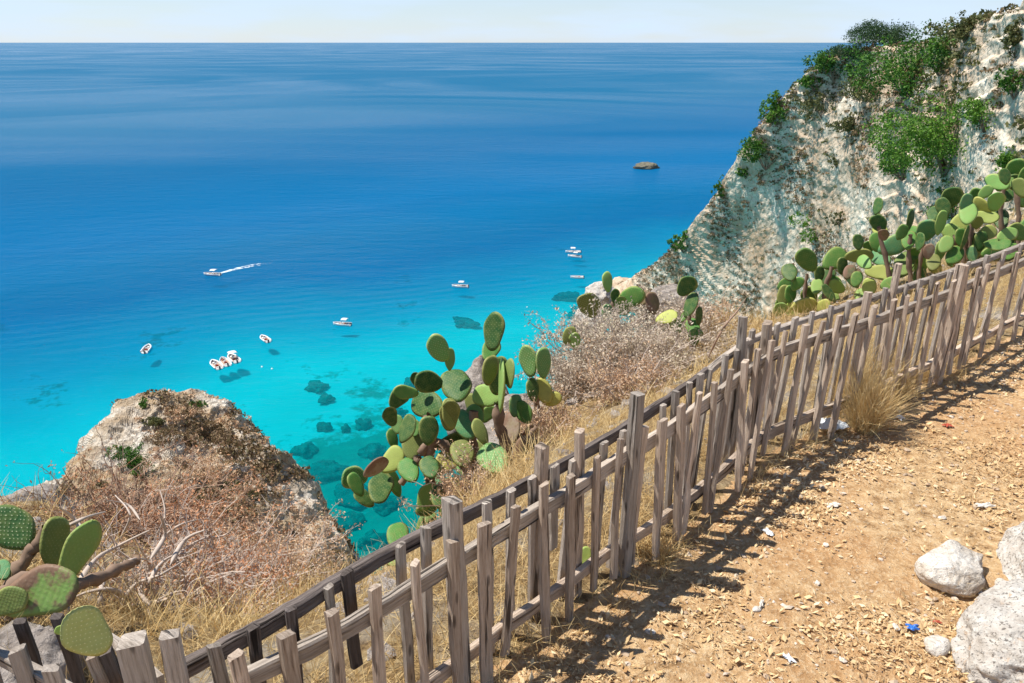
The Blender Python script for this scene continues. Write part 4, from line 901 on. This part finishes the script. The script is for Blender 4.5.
tussock(655, 558, 0.08, 0.13, 260, 'sparse dry tuft at the fence foot above the shadow', lean=0.7)
tussock(952, 588, 0.05, 0.10, 160, 'little dry tuft against the pale stone on the path', lean=0.9, w=0.0015)

# ------------------------------------------------------------------ leaf litter, pebbles on the path
XY = scatter(620000, -0.8, 6.5, 1.2, 7.2); sd = seaward(XY); dist = np.hypot(XY[:, 0], XY[:, 1])
cl = fbm(np.column_stack([XY, XY[:, 0] * 0]), 2.2, 5, 91, False, 0.65)
keep = (sd < -0.18) & (RNG.random(len(XY)) < np.clip(0.40 + cl * 1.9 + np.where(sd > -0.55, 0.25, 0), 0.05, 0.95) * np.clip(3.6 / dist, 0.2, 1)); L0 = XY[keep]
C = on_ground(L0, 0.004); n = len(C); C[:, 2] += RNG.random(n) * 0.010
ang = RNG.random(n) * 6.28; til = RNG.normal(size=n) * 0.5; til2 = RNG.normal(size=n) * 0.35; sz = 0.003 + 0.015 * RNG.random(n) ** 3.2
ax = np.stack([np.cos(ang), np.sin(ang), til], 1) * sz[:, None]; bx_ = np.stack([-np.sin(ang), np.cos(ang), til2], 1) * (sz * (0.12 + 0.5 * RNG.random(n) ** 1.5))[:, None]
up_ = np.array([0, 0, 1]) * (sz * 0.35)[:, None]
V = np.stack([C - ax, C + bx_ + up_ * 0.5, C + ax + up_, C - bx_], 1).reshape(-1, 3)
g = mesh_np('leaf_litter', V, np.arange(4 * n).reshape(n, 4), M['litter']); tag(g, 'tan dry leaves and wood chips covering the path', 'leaf litter', kind='stuff')
ico = bmesh.new(); bmesh.ops.create_icosphere(ico, subdivisions=1, radius=1); IV = np.array([v.co[:] for v in ico.verts]); IF = np.array([[v.index for v in f.verts] for f in ico.faces]); ico.free()
def pebbles(XY, smin, smax, name, label, cat_, mat):
    n = len(XY); C = on_ground(XY, 0.003); s = smin + (smax - smin) * RNG.random(n) ** 3
    S_ = s[:, None] * (0.6 + 0.7 * RNG.random((n, 3))); S_[:, 2] *= 0.6; A = RNG.random(n) * 6.28
    V = IV[None] * (1 + 0.25 * RNG.normal(size=(n, len(IV), 1))) * S_[:, None]
    x = V[..., 0] * np.cos(A)[:, None] - V[..., 1] * np.sin(A)[:, None]; y = V[..., 0] * np.sin(A)[:, None] + V[..., 1] * np.cos(A)[:, None]
    V = np.stack([x, y, V[..., 2]], -1) + C[:, None]; Fc = (IF[None] + (np.arange(n) * len(IV))[:, None, None]).reshape(-1, 3)
    return tag(mesh_np(name, V.reshape(-1, 3), Fc, mat), label, cat_, kind='stuff')
XY = scatter(9000, -0.5, 6.5, 1.3, 7.0); XY = XY[seaward(XY) < -0.15]
pebbles(XY, 0.003, 0.016, 'pebbles', 'small pale pebbles scattered on the path', 'pebbles', M['pebble'])
XY = scatter(2600, -4, 12, 2, 12); XY = XY[seaward(XY) > 0.1]
pebbles(XY, 0.012, 0.07, 'slope_stones', 'broken stones lying on the slope', 'stones', M['greyrock'])

# ------------------------------------------------------------------ rocks
def rock(name, label, loc, size, rot=(0, 0, 0), seed=0, sub=5, mat='boulder', cat_='rock', group=None, flat=0.0, amp=0.22, fine=0.05, kind=None):
    b = bmesh.new(); bmesh.ops.create_icosphere(b, subdivisions=sub, radius=1); P = np.array([v.co[:] for v in b.verts])
    r = np.random.default_rng(seed)
    for _ in range(9):                                    # chop facets so it reads as broken stone
        nr = r.normal(size=3); nr /= np.linalg.norm(nr); dd = 0.62 + 0.25 * r.random(); q = P @ nr - dd
        P = P - np.clip(q, 0, None)[:, None] * nr * 0.85
    Q = P + seed * 3.7; nn = P / np.linalg.norm(P, axis=1, keepdims=True)
    P = P + nn * (fbm(Q, 1.3, 3, seed) * amp + fbm(Q, 5, 4, seed + 9, True) * fine)[:, None]
    P = P * np.array(size)
    for v, c in zip(b.verts, P): v.co = c
    me = bpy.data.meshes.new(name); b.to_mesh(me); b.free(); me.materials.append(M[mat]); me.polygons.foreach_set('use_smooth', [True] * len(me.polygons))
    o = bpy.data.objects.new(name, me); o.location = loc; o.rotation_euler = rot; link(o); tag(o, label, cat_, group, kind); return o
p = PZ(951, 572, 0.02); rock('stone', 'pale angular stone lying on the path beside the large boulder', (p.x, p.y, 0.045), (0.16, 0.13, 0.088), (0, 0, 0.5), 3, 5, 'stone', group='pale stones on the path')
p = PZ(1030, 640, 0.05); rock('boulder', 'large pale boulder cut by the lower right corner of the photo', (p.x + 0.10, p.y + 0.0, -0.02), (0.40, 0.27, 0.22), (0, 0.05, 0.3), 14, 6, group='pale boulders at the path edge', fine=0.08)
p = PZ(1040, 585, 0.05); rock('boulder', 'pale boulder at the right edge, directly above the corner boulder', (p.x + 0.20, p.y + 0.06, 0.0), (0.26, 0.44, 0.22), (0, 0, -0.5), 25, 6, group='pale boulders at the path edge', fine=0.08)
for (px, py, s, lab, sd_) in ((936, 645, 0.045, 'flat pale stone between blue wrapper and big boulder', 4), (896, 628, 0.014, 'small pinkish stone left of the blue wrapper', 5), (942, 518, 0.012, 'small dark stone on the path above the angular stone', 6), (1000, 583, 0.02, 'pale chip of stone wedged beside the angular stone', 7), (800, 497, 0.013, 'small white pebble at the tips of the picket shadows', 8), (650, 632, 0.014, 'round grey pebble in the fence shadow near the bottom', 9), (757, 610, 0.016, 'split pale chip lying in the middle of the path', 10), (838, 440, 0.02, 'brown stone under the grass tuft', 11)):
    p = PZ(px, py, 0.01); rock('small_stone', lab, (p.x, p.y, 0.012), (s * 1.5, s, s * 0.7), (0, 0, sd_), sd_, 3, 'stone', group='small stones on the path')
# rocks on the slope
def rock_at(px, py, R, size, lab, seed, mat='greyrock', dz=0.0, rot=(0, 0, 0), grp='rocks on the slope behind the fence'):
    p = PR(px, py, R); return rock('slope_rock', lab, (p.x, p.y, p.z + dz), size, rot, seed, 5, mat, group=grp, amp=0.30, fine=0.11)
rock_at(482, 412, 7.6, (0.36, 0.45, 0.62), 'grey rock jutting over the water directly behind the big cactus', 31)
rock_at(520, 440, 7.0, (0.50, 0.50, 0.45), 'grey rock at the right of the big cactus under the spotted cactus', 32)
rock_at(600, 296, 11.5, (0.26, 0.25, 0.20), 'whitish rock between water and the cactus with the spotted pad', 34, 'boulder')
rock_at(587, 322, 10.0, (0.25, 0.25, 0.25), 'small whitish rock at the left foot of the spotted pad', 35, 'boulder')
rock_at(668, 300, 11.0, (0.38, 0.3, 0.22), 'dark grey rock left of the lone upright cactus', 36, 'greyrock')
rock_at(10, 545, 9.0, (0.62, 0.8, 0.55), 'dark grey rock at the left edge beyond the corky cactus', 37)
rock_at(48, 562, 8.2, (0.40, 0.5, 0.42), 'low grey rock beside the left edge rock', 38)
rock_at(22, 668, 2.7, (0.22, 0.25, 0.22), 'shadowed grey rock under the corky cactus', 39, dz=-0.08)

# sea rocks
p = PZ(647, 168, SEA); rock('sea_rock', 'lone dark rock islet far out in the blue water', (p.x, p.y, SEA + 0.3), (11, 7, 3.6), (0, 0, 0.2), 41, 5, 'darkrock', 'islet', fine=0.16, amp=0.35)
GSR = 'submerged rocks in the bay'
for (px, py, sx, sy, lab, sd_) in ((465, 319, 3.9, 4.5, 'dark submerged rock in front of the tallest cactus pad', 51), (570, 293, 2.9, 5.5, 'submerged rock left of the spotted pad near the small skiff', 52), (582, 308, 4.0, 5.0, 'submerged rock touching the spotted pad', 53),
    (316, 382, 2.4, 3.4, 'rounder of two submerged rocks below the anchored motorboats', 54), (325, 394, 2.3, 2.2, 'lower of two submerged rocks below the anchored motorboats', 55), (400, 408, 2.0, 2.6, 'submerged rock left of the cactus tips', 56), (362, 420, 1.6, 1.8, 'small submerged rock off the outcrop', 57), (324, 423, 1.2, 1.4, 'tiny submerged rock right of the outcrop top', 58), (345, 424, 1.0, 1.2, 'faint submerged rock beside the tiny one', 59),
    (322, 468, 4.5, 4.0, 'large submerged rock right of the outcrop', 60), (372, 445, 3.0, 2.6, 'submerged rock between outcrop and cactus', 61), (350, 490, 4.5, 3.5, 'submerged rock ledge near the shore', 62), (385, 500, 3.5, 3.0, 'submerged rock under the outermost spotted pad', 63), (345, 520, 3.5, 3.0, 'submerged rock nearest the outcrop foot', 64), (410, 380, 1.6, 2.0, 'small submerged rock beside the left cactus pads', 66), (370, 535, 3.2, 2.6, 'dark submerged rock nearest the fence rail', 67), (305, 445, 3.0, 2.4, 'submerged rock hugging the right flank of the outcrop', 68), (648, 172, 20, 16, 'wide submerged reef round the far islet', 65)):
    z0 = SEA - 1.3 if sx < 15 else SEA - 0.8
    p = PZ(px, py, z0); rock('submerged_rock', lab, (p.x, p.y, z0 - (1.6 if sx < 15 else 0.9)), (sx, sy, 1.5 if sx < 15 else 1.2), (0, 0, sd_), sd_, 4, 'darkrock', 'rock', GSR, amp=0.95, fine=0.25)
q = PZ(612, 297, SEA); rock('shore_rock', 'white rock standing in the water at the cliff foot', (q.x + 4, q.y + 4, SEA + 1), (9, 8, 5), (0, 0, 0.4), 71, 5, 'cliff', 'rock', 'rocks at the cliff foot', amp=0.4, fine=0.15)

# ------------------------------------------------------------------ litter on the path
def film(name, label, px, py, w, l, h, mat, seed, rot=0.0, cat_='litter'):
    p = PZ(px, py, 0.01); k = 16; u_, v_ = np.meshgrid(np.linspace(-1, 1, k), np.linspace(-1, 1, k)); P = np.column_stack([u_.ravel(), v_.ravel(), np.zeros(k * k)])
    rr = np.maximum(np.abs(P[:, 0]), np.abs(P[:, 1])); ang_ = np.arctan2(P[:, 1], P[:, 0])
    s = (0.75 + 0.3 * np.sin(ang_ * 2 + seed) * 0.5 + 0.18 * np.sin(ang_ * 5 + seed * 2))
    x = P[:, 0] * s; y = P[:, 1] * s; z = (1 - rr ** 2) * 0.6 + fbm(P + seed, 1.6, 4, seed, True) * 0.5 + 0.35
    c, s_ = math.cos(rot), math.sin(rot); X = x * w; Y = y * l
    V = np.column_stack([X * c - Y * s_, X * s_ + Y * c, np.maximum(z, 0.02) * h])
    o = mesh_np(name, V, grid_faces(k, k), M[mat], smooth=False, loc=(p.x, p.y, gpt(p.x, p.y).z + 0.004))
    md = o.modifiers.new('thickness', 'SOLIDIFY'); md.thickness = 0.0012
    tag(o, label, cat_, 'litter on the path'); return o
film('plastic_bag', 'crumpled white plastic bag at the fence foot beside the grass tuft', 830, 430, 0.085, 0.085, 0.06, 'plastic', 2, 0.3, 'plastic bag')
film('candy_wrapper', 'shiny blue wrapper near the boulder', 912, 629, 0.030, 0.018, 0.018, 'blue', 5, -0.2, 'wrapper')
film('plastic_film', 'pale blue-white clear film scrap in the middle lower path', 788, 659, 0.016, 0.03, 0.01, 'plastic', 9, 0.2)
film('paper_scrap', 'flat white paper scrap at the end of the picket shadows', 833, 506, 0.038, 0.024, 0.010, 'paper', 7, 0.1, 'paper')
film('paper_scrap', 'white crumpled paper on the far side of the path above the stone', 985, 506, 0.045, 0.024, 0.016, 'paper', 8, 0.1, 'paper')
film('paper_scrap', 'small white scrap lying in the fence shadow', 768, 534, 0.022, 0.03, 0.012, 'plastic', 11, 0.4)
film('paper_scrap', 'tiny white twisted scrap left of the path centre', 761, 606, 0.010, 0.026, 0.012, 'paper', 12, -0.3)
film('paper_scrap', 'white scrap by the grass tuft shadow', 900, 418, 0.03, 0.03, 0.015, 'plastic', 13, 0.5)
film('red_scrap', 'faded red scrap beside the blue wrapper', 937, 622, 0.016, 0.010, 0.008, 'red', 15, 0.0)
film('red_scrap', 'faded red scrap farther along the path', 948, 425, 0.03, 0.022, 0.014, 'red', 16, 0.2)
film('paper_scrap', 'pale wrapper scrap lying against the angular stone', 984, 594, 0.03, 0.014, 0.008, 'plastic', 17, -0.3)

# ------------------------------------------------------------------ vegetation on headland and outcrop
GB = 'bushes on the headland'
bush('green_bush', 750, 60, 0, 0, [BV_h], 'leaf_green', 'x') if False else None
for a in (
    (908, 58, 78, 54, 'leaf_green', 'large dark green bush on the crest right of the pine', 3400, 1.5, 1, 14),
    (942, 50, 40, 34, 'leaf_green', 'green bush joined to the right of the large crest bush', 1400, 1.5, 2, 8),
    (835, 62, 44, 26, 'leaf_green', 'dark bush at the left end of the crest', 1500, 1.4, 3, 8),
    (815, 76, 26, 20, 'leaf_green', 'small dark bush lowest on the crest left of the pine', 700, 1.4, 4, 6),
    (948, 126, 112, 64, 'leaf_bright', 'largest bright green bush spreading over the white cliff', 5200, 1.6, 5, 20),
    (905, 150, 46, 40, 'leaf_green', 'darker green bush at the left end of the largest bright bush', 1600, 1.5, 6, 8),
    (985, 108, 48, 30, 'leaf_bright', 'bright bush at the upper right end of the largest bush', 1500, 1.5, 7, 8),
    (767, 147, 34, 30, 'leaf_green', 'round dark green bush on the left side of the cliff', 1500, 1.3, 8, 7),
    (746, 169, 14, 13, 'leaf_green', 'small round bush just below the round dark one', 420, 1.2, 9, 5),
    (721, 184, 13, 18, 'leaf_green', 'small bush on the cliff silhouette half way down', 420, 1.2, 10, 5),
    (777, 105, 26, 26, 'leaf_bright', 'green bush on the cliff silhouette above the round dark bush', 900, 1.3, 11, 6),
    (684, 238, 20, 20, 'leaf_green', 'small bush on the silhouette near the cliff foot', 520, 1.2, 12, 5),
    (817, 227, 26, 20, 'leaf_bright', 'lone bright bush in the middle of the white cliff face', 800, 1.2, 13, 6),
    (837, 157, 14, 14, 'leaf_olive', 'small olive bush above the lone bright bush', 360, 1.2, 14, 5),
    (840, 214, 14, 16, 'leaf_olive', 'small olive bush touching the lone bright bush', 360, 1.2, 15, 5),
    (1016, 76, 30, 30, 'leaf_green', 'dark green bush at the right edge of the cliff', 900, 1.5, 16, 7),
    (966, 22, 40, 26, 'leaf_olive', 'cactus-like green bush on the crest near the top right', 1000, 1.7, 17, 9),
    (998, 4, 30, 14, 'leaf_green', 'dark bush touching the top edge of the photo', 600, 1.6, 18, 6),
    (1018, 30, 22, 36, 'leaf_olive', 'olive bush at the top right corner', 700, 1.6, 19, 6),
    (826, 100, 40, 28, 'leaf_olive', 'olive scrub under the crest left of the pine trunk', 900, 1.3, 20, 8),
    (868, 84, 40, 24, 'leaf_olive', 'pale olive scrub below the pine', 900, 1.3, 21, 8),
    (955, 200, 36, 30, 'leaf_green', 'dark teal bush behind the tall yellow-green cactus', 900, 1.4, 22, 7),
    (1012, 160, 30, 24, 'leaf_bright', 'green bush just above the cactus at the right edge', 800, 1.5, 23, 7),
    (912, 88, 14, 14, 'leaf_green', 'small green bush under the large crest bush', 360, 1.3, 24, 5),
    (850, 120, 24, 18, 'leaf_olive', 'low olive bush in the upper middle of the cliff', 500, 1.3, 25, 6),
    (696, 330, 20, 12, 'leaf_olive', 'olive bush low on the cliff beside the lone upright cactus', 300, 1.2, 26, 5)):
    bush('cliff_bush', a[0], a[1], a[2], a[3], [BV_h], a[4], a[5], 'bush', GB, a[6], 'bark', a[7], a[8], a[9])
GO = 'shrubs on the rocky outcrop'
for a in ((131, 458, 26, 28, 'leaf_green', 'dark green shrub on the white side of the outcrop', 1500, 1.0, 31, 7), (143, 402, 11, 9, 'leaf_green', 'small dark shrub on the outcrop peak, left one', 350, 0.9, 32, 4), (196, 402, 16, 7, 'leaf_green', 'flat green shrub on the outcrop peak, right one', 350, 0.9, 33, 4),
    (154, 418, 20, 12, 'leaf_olive', 'olive shrub under the outcrop peak', 600, 0.9, 34, 6), (136, 473, 10, 9, 'leaf_bright', 'tiny bright shrub under the dark green one', 250, 0.9, 35, 4), (101, 482, 8, 9, 'leaf_olive', 'tiny olive shrub on the left flank of the outcrop', 220, 0.9, 36, 4),
    (172, 432, 30, 22, 'leaf_scrub', 'brown scrub left of the outcrop centre', 1000, 0.9, 37, 8), (212, 430, 34, 20, 'leaf_scrub', 'brown scrub along the top right edge of the outcrop', 1000, 0.9, 38, 8), (205, 462, 40, 26, 'leaf_tan', 'tan scrub in the middle of the outcrop', 1300, 0.9, 39, 9), (240, 486, 20, 14, 'leaf_olive', 'olive scrub on the right half of the outcrop', 500, 0.9, 40, 6), (310, 560, 26, 16, 'leaf_olive', 'olive scrub at the lower right end of the outcrop', 600, 0.9, 41, 6), (178, 410, 26, 12, 'leaf_tan', 'dry tan scrub across the outcrop peak', 600, 0.9, 42, 6)):
    bush('outcrop_shrub', a[0], a[1], a[2], a[3], [BV_o], a[4], a[5], 'shrub', GO, a[6], 'bark', a[7], a[8], a[9])

# pine on the crest
h = hit(862, 64, [BV_h]); loc = h[0]; s = depth_of(loc) / F
pine = empty('pine_tree', loc); tag(pine, 'dark umbrella-shaped pine tree standing on the crest against the sky', 'tree')
for nm, cxp, czp, rx, rz, nn_, sd_ in (('crown', 9, 24, 32, 15, 9000, 61), ('crown', -12, 10, 22, 11, 4000, 62), ('crown', 24, 18, 17, 9, 2500, 64)):
    P = clump(leaf_blob((cxp * s, 0, czp * s), rx * s, rx * s * 0.8, rz * s, nn_, 1, 16, sd_), rx * s, sd_); V, F_ = quads(P, 0.95 * s, 0.35); mesh_np(nm, V, F_, M['leaf_pine'], pine)
L = np.array([[[0, 0, -2], [1.5 * s, 0, 6 * s], [5 * s, 0, 14 * s], [11 * s, 0, 24 * s]], [[0, 0, -2], [-2 * s, 0, 3 * s], [-8 * s, 0, 6 * s], [-14 * s, 0, 10 * s]], [[3 * s, 0, 9 * s], [9 * s, 0, 13 * s], [17 * s, 0, 16 * s], [24 * s, 0, 18 * s]]])
V, F_ = tubes(L, np.tile(np.linspace(0.34, 0.12, 4), (3, 1)), 7); mesh_np('trunk', V, F_, M['bark'], pine, smooth=True)

def scrub_on(o, name, label, n, smin, smax, mat, leaves, seed, cond, scale):
    me = o.data; m_ = len(me.polygons); ce = np.empty(m_ * 3); me.polygons.foreach_get('center', ce); ce = ce.reshape(-1, 3); no = np.empty(m_ * 3); me.polygons.foreach_get('normal', no); no = no.reshape(-1, 3); ar = np.empty(m_); me.polygons.foreach_get('area', ar)
    r = np.random.default_rng(seed); w = ar * cond(ce, no, fbm(ce, scale, 3, seed)); w = w / w.sum(); ix = r.choice(m_, n, p=w)
    c = ce[ix]; sz = smin + (smax - smin) * r.random(n) ** 2
    d = r.normal(size=(n, leaves, 3)); d /= np.linalg.norm(d, axis=2, keepdims=True); d[..., 2] = np.abs(d[..., 2]) * 0.75
    C = c[:, None] + d * (sz[:, None] * (0.45 + 0.55 * r.random((n, leaves))))[..., None]
    V, F_ = quads(C.reshape(-1, 3), np.repeat(sz * 0.23, leaves), 0.6, 0.4)
    return tag(mesh_np(name, V, F_, M[mat], None), label, 'scrub', kind='stuff')
vis = lambda c, n_, f: (np.clip(f * 3.2 + 0.38, 0.03, 1) * (np.abs(n_[:, 2]) > 0.15) * ((EYEP.x - c[:, 0]) * n_[:, 0] + (EYEP.y - c[:, 1]) * n_[:, 1] + (EYE - c[:, 2]) * n_[:, 2] > 0) + 1e-9)
scrub_on(headland, 'brown_scrub', 'low brown and olive scrub dotted over the white cliff', 9500, 0.4, 1.3, 'leaf_scrub', 26, 5, vis, 0.07)
scrub_on(headland, 'green_scrub', 'small green tufts dotted over the white cliff', 900, 0.4, 1.1, 'leaf_olive', 26, 6, vis, 0.11)
crest = lambda c, n_, f: np.clip((c[:, 2] + 22) / 16, 0, 1) * np.clip(f * 3 + 0.6, 0, 1) + 1e-9
scrub_on(headland, 'crest_scrub', 'mixed olive scrub thick along the upper cliff', 900, 0.5, 1.6, 'leaf_olive', 30, 8, crest, 0.06)
scrub_on(outcrop, 'outcrop_scrub', 'brown dry scrub growing over the outcrop', 2600, 0.12, 0.42, 'leaf_scrub', 26, 7, lambda c, n_, f: (np.clip(f * 3 + 0.3, 0, 1) * np.clip((c[:, 0] + 19.0 + 0.18 * (c[:, 1] - 38)) / 2.5, 0.03, 1) * (np.abs(n_[:, 2]) > 0.3) * (c[:, 2] > -24) * (c[:, 1] > 12) + 1e-9), 0.35)
scrub_on(outcrop, 'outcrop_dry_grass', 'tan dry grass tufts growing over the outcrop', 1300, 0.10, 0.30, 'leaf_tan', 24, 9, lambda c, n_, f: (np.clip(f * 2.5 + 0.45, 0, 1) * np.clip((c[:, 0] + 18.5 + 0.18 * (c[:, 1] - 38)) / 2.5, 0.03, 1) * (np.abs(n_[:, 2]) > 0.3) * (c[:, 2] > -22) * (c[:, 1] > 12) + 1e-9), 0.5)

# ------------------------------------------------------------------ boats
def boat(label, px, py, head, length=6.0, style='rib', canopy='canvas', canopy_at=-0.1, group='boats in the turquoise bay'):
    p = PZ(px, py, SEA); length *= 1.15; root = empty('motorboat', (p.x, p.y, SEA)); tag(root, label, 'boat', group)
    Lh = length / 2; B = length * 0.19; n = 15; V = []; prof = [(1.0, 0.62), (0.97, 0.30), (0.72, -0.05), (0.0, -0.30)]
    xs_ = np.linspace(-1, 1, n)
    def bw(x): return B * (1.0 if x < 0.1 else max(0.0, 1 - ((x - 0.1) / 0.9) ** 2.3))
    for x in xs_:
        sh = 0.25 * max(0, x) ** 2
        ring = [(-a, z) for a, z in prof] + [(a, z) for a, z in prof[::-1]][1:]
        for a, z in ring: V.append((x * Lh, a * bw(x), z + (sh if z > 0 else sh * 0.5)))
    k = len(ring); Fc = [(i * k + j, i * k + j + 1, (i + 1) * k + j + 1, (i + 1) * k + j) for i in range(n - 1) for j in range(k - 1)] + [tuple(range(k))]
    hull = mesh_py('hull', V, Fc, M['white_gel'], root, True)
    md = hull.modifiers.new('shell', 'SOLIDIFY'); md.thickness = 0.06
    # gunwale tube
    side_pts = [(x * Lh, bw(x), 0.64 + 0.25 * max(0, x) ** 2) for x in xs_] + [(x * Lh, -bw(x), 0.64 + 0.25 * max(0, x) ** 2) for x in xs_[::-1][1:]]
    L_ = np.array([side_pts]); V2, F2 = tubes(L_, np.full((1, L_.shape[1]), 0.22 if style == 'rib' else 0.09), 8); mesh_np('gunwale', V2, F2, M['white_gel'], hull, smooth=True)
    dv = [(x * Lh, s_ * bw(x) * 0.9, 0.28) for x in xs_ for s_ in (-1, 1)]; df = [(2 * i, 2 * i + 1, 2 * i + 3, 2 * i + 2) for i in range(n - 1)]
    mesh_py('deck', dv, df, M['deck'], root)
    def box(nm, cx_, cy_, cz_, sx, sy, sz, mat, par=root, taper=0.85):
        b = bmesh.new(); bmesh.ops.create_cube(b, size=1)
        for v in b.verts:
            t_ = taper if v.co.z > 0 else 1; v.co = Vector((cx_ + v.co.x * sx * t_, cy_ + v.co.y * sy * t_, cz_ + v.co.z * sz))
        bmesh.ops.bevel(b, geom=b.edges[:], offset=min(sx, sy, sz) * 0.15, segments=2, affect='EDGES')
        me = bpy.data.meshes.new(nm); b.to_mesh(me); b.free(); me.materials.append(M[mat]); o = bpy.data.objects.new(nm, me); link(o, par); return o
    con = box('console', -0.05 * Lh, 0, 0.62, 0.7, 0.7, 0.75, 'white_gel', root, 0.7)
    box('windscreen', 0.04 * Lh, 0, 1.1, 0.06, 0.6, 0.28, 'engine', con)
    box('seat', -0.32 * Lh, 0, 0.5, 0.5, 0.95, 0.4, 'cushion'); box('bow_cushion', 0.5 * Lh, 0, 0.45, 0.9, 0.9, 0.22, 'canvas' if style != 'red' else 'cushion')
    box('stern_bench', -0.78 * Lh, 0, 0.5, 0.4, 1.5, 0.35, 'canvas')
    eng = box('outboard', -1.06 * Lh, 0, 0.75, 0.42, 0.4, 0.65, 'engine'); box('outboard_leg', -1.06 * Lh, 0, 0.15, 0.2, 0.14, 0.8, 'engine', eng)
    if canopy:
        cv = []; cn_ = 7; x0 = canopy_at * Lh
        for i in range(cn_):
            for j in range(cn_):
                a_ = i / (cn_ - 1) * 2 - 1; b_ = j / (cn_ - 1) * 2 - 1; cv.append((x0 + a_ * length * 0.16, b_ * B * 0.95, 2.15 + 0.18 * (1 - b_ * b_) + 0.05 * (1 - a_ * a_)))
        cf = [(i * cn_ + j, i * cn_ + j + 1, (i + 1) * cn_ + j + 1, (i + 1) * cn_ + j) for i in range(cn_ - 1) for j in range(cn_ - 1)]
        c_ = mesh_py('canopy', cv, cf, M[canopy], root, True); md = c_.modifiers.new('t', 'SOLIDIFY'); md.thickness = 0.05
        for sx in (-1, 1):
            for sy in (-1, 1):
                Lp = np.array([[[x0 + sx * length * 0.08, sy * B * 0.92, 0.6], [x0 + sx * length * 0.15, sy * B * 0.92, 2.15]]]); V3, F3 = tubes(Lp, np.full((1, 2), 0.03), 5); mesh_np('pole', V3, F3, M['steel'], c_)
    root.rotation_euler = (0, 0, math.radians(head)); return root
boat('white motorboat under way, trailing a foam wake', 212, 275, 172, 6.2, 'hull', 'canvas', -0.25)
boat('single white dinghy with a grey outboard at the far left of the bay', 147, 350, 100, 5.0, 'rib', None)
boat('leftmost of the three white inflatables moored side by side', 216, 365.8, 128, 5.7, 'rib', None)
boat('middle of the three white inflatables moored side by side', 225, 362.7, 124, 5.6, 'red', None)
boat('canopied boat at the right end of the three moored together', 233.5, 359.4, 127, 5.8, 'rib', 'canvas', 0.1)
boat('small white boat between the moored trio and the wake', 265, 340, 128, 4.9, 'rib', None)
boat('white canopied boat right of centre in the bay, above the two submerged rocks', 342, 325, 170, 5.4, 'hull', 'canvas', -0.35)
boat('white boat with canopy above the tallest cactus pad', 460, 287, 172, 5.6, 'hull', 'canvas', -0.2)
boat('farther boat of the close pair near the cliff', 573, 252.5, 178, 6.0, 'hull', 'canvas', 0.0)
boat('nearer boat of the close pair near the cliff', 574.5, 257, 160, 5.4, 'hull', 'canvas', -0.2)
boat('small open white skiff above the submerged rock by the cliff', 577, 278, 176, 4.6, 'hull', None)
def float_(px, py, lab):
    p = PZ(px, py, SEA); b = bmesh.new(); bmesh.ops.create_uvsphere(b, u_segments=12, v_segments=8, radius=0.3); me = bpy.data.meshes.new('mooring_float')
    for v in b.verts: v.co.z *= 0.8
    bmesh.ops.create_cone(b, segments=8, radius1=0.07, radius2=0.05, depth=0.3, matrix=Matrix.Translation((0, 0, 0.3)), cap_ends=True)
    b.to_mesh(me); b.free(); me.materials.append(M['white_gel']); o = bpy.data.objects.new('mooring_float', me); o.location = (p.x, p.y, SEA + 0.05); link(o); tag(o, lab, 'float', 'small white floats')
float_(262, 367, 'small white float right of the moored trio, upper left one'); float_(272, 369, 'small white float right of the moored trio, lower right one')

# wake foam: thin broken sheet on the water
m = NT('foam'); v = m.coord('Position'); nn_ = m.noise(v, 0.55, 6, 0.75); at = m.n("ShaderNodeAttribute", attribute_name='dens')
f = m.ramp(m.math('ADD', nn_, m.math('MULTIPLY_ADD', at.outputs['Fac'], 0.45, -0.36)), [(0.48, (0, 0, 0)), (0.66, (1, 1, 1))])
d_ = m.n("ShaderNodeBsdfDiffuse"); d_.inputs[0].default_value = (0.75, 0.85, 0.88, 1); t_ = m.n("ShaderNodeBsdfTransparent"); x_ = m.n("ShaderNodeMixShader")
m.l(f, x_.inputs[0]); m.l(t_.outputs[0], x_.inputs[1]); m.l(d_.outputs[0], x_.inputs[2]); m.l(x_.outputs[0], m.out.inputs[0]); M['foam'] = m.m
wp = [PZ(216, 274.5, SEA), PZ(232, 270, SEA), PZ(250, 266, SEA), PZ(268, 263, SEA), PZ(292, 259, SEA)]
def foam(wp, widths, dens, name, lab):
    P = catmull(np.array([list(p) for p in wp]), np.linspace(0, len(wp) - 1, 40)); T = np.gradient(P, axis=0); T /= np.linalg.norm(T, axis=1, keepdims=True); Nn = np.stack([-T[:, 1], T[:, 0], T[:, 2] * 0], 1)
    W2 = np.interp(np.linspace(0, 1, 40), np.linspace(0, 1, len(widths)), widths); D = np.interp(np.linspace(0, 1, 40), np.linspace(0, 1, len(dens)), dens)
    V = np.stack([P + Nn * (W2 * a)[:, None] + np.array([0, 0, 0.06]) for a in (-1, -0.5, 0, 0.5, 1)], 1).reshape(-1, 3)
    o = mesh_np(name, V, grid_faces(40, 5), M['foam']); a = o.data.attributes.new('dens', 'FLOAT', 'POINT')
    a.data.foreach_set('value', np.stack([D * q for q in (0.0, 1, 0.8, 1, 0.0)], 1).ravel().astype(np.float32)); tag(o, lab, 'foam', kind='stuff')
foam(wp, [0.5, 1.8, 2.8, 3.4, 3.6], [1.3, 1.1, 0.95, 0.75, 0.1], 'wake_foam', 'foam wake behind the moving motorboat')
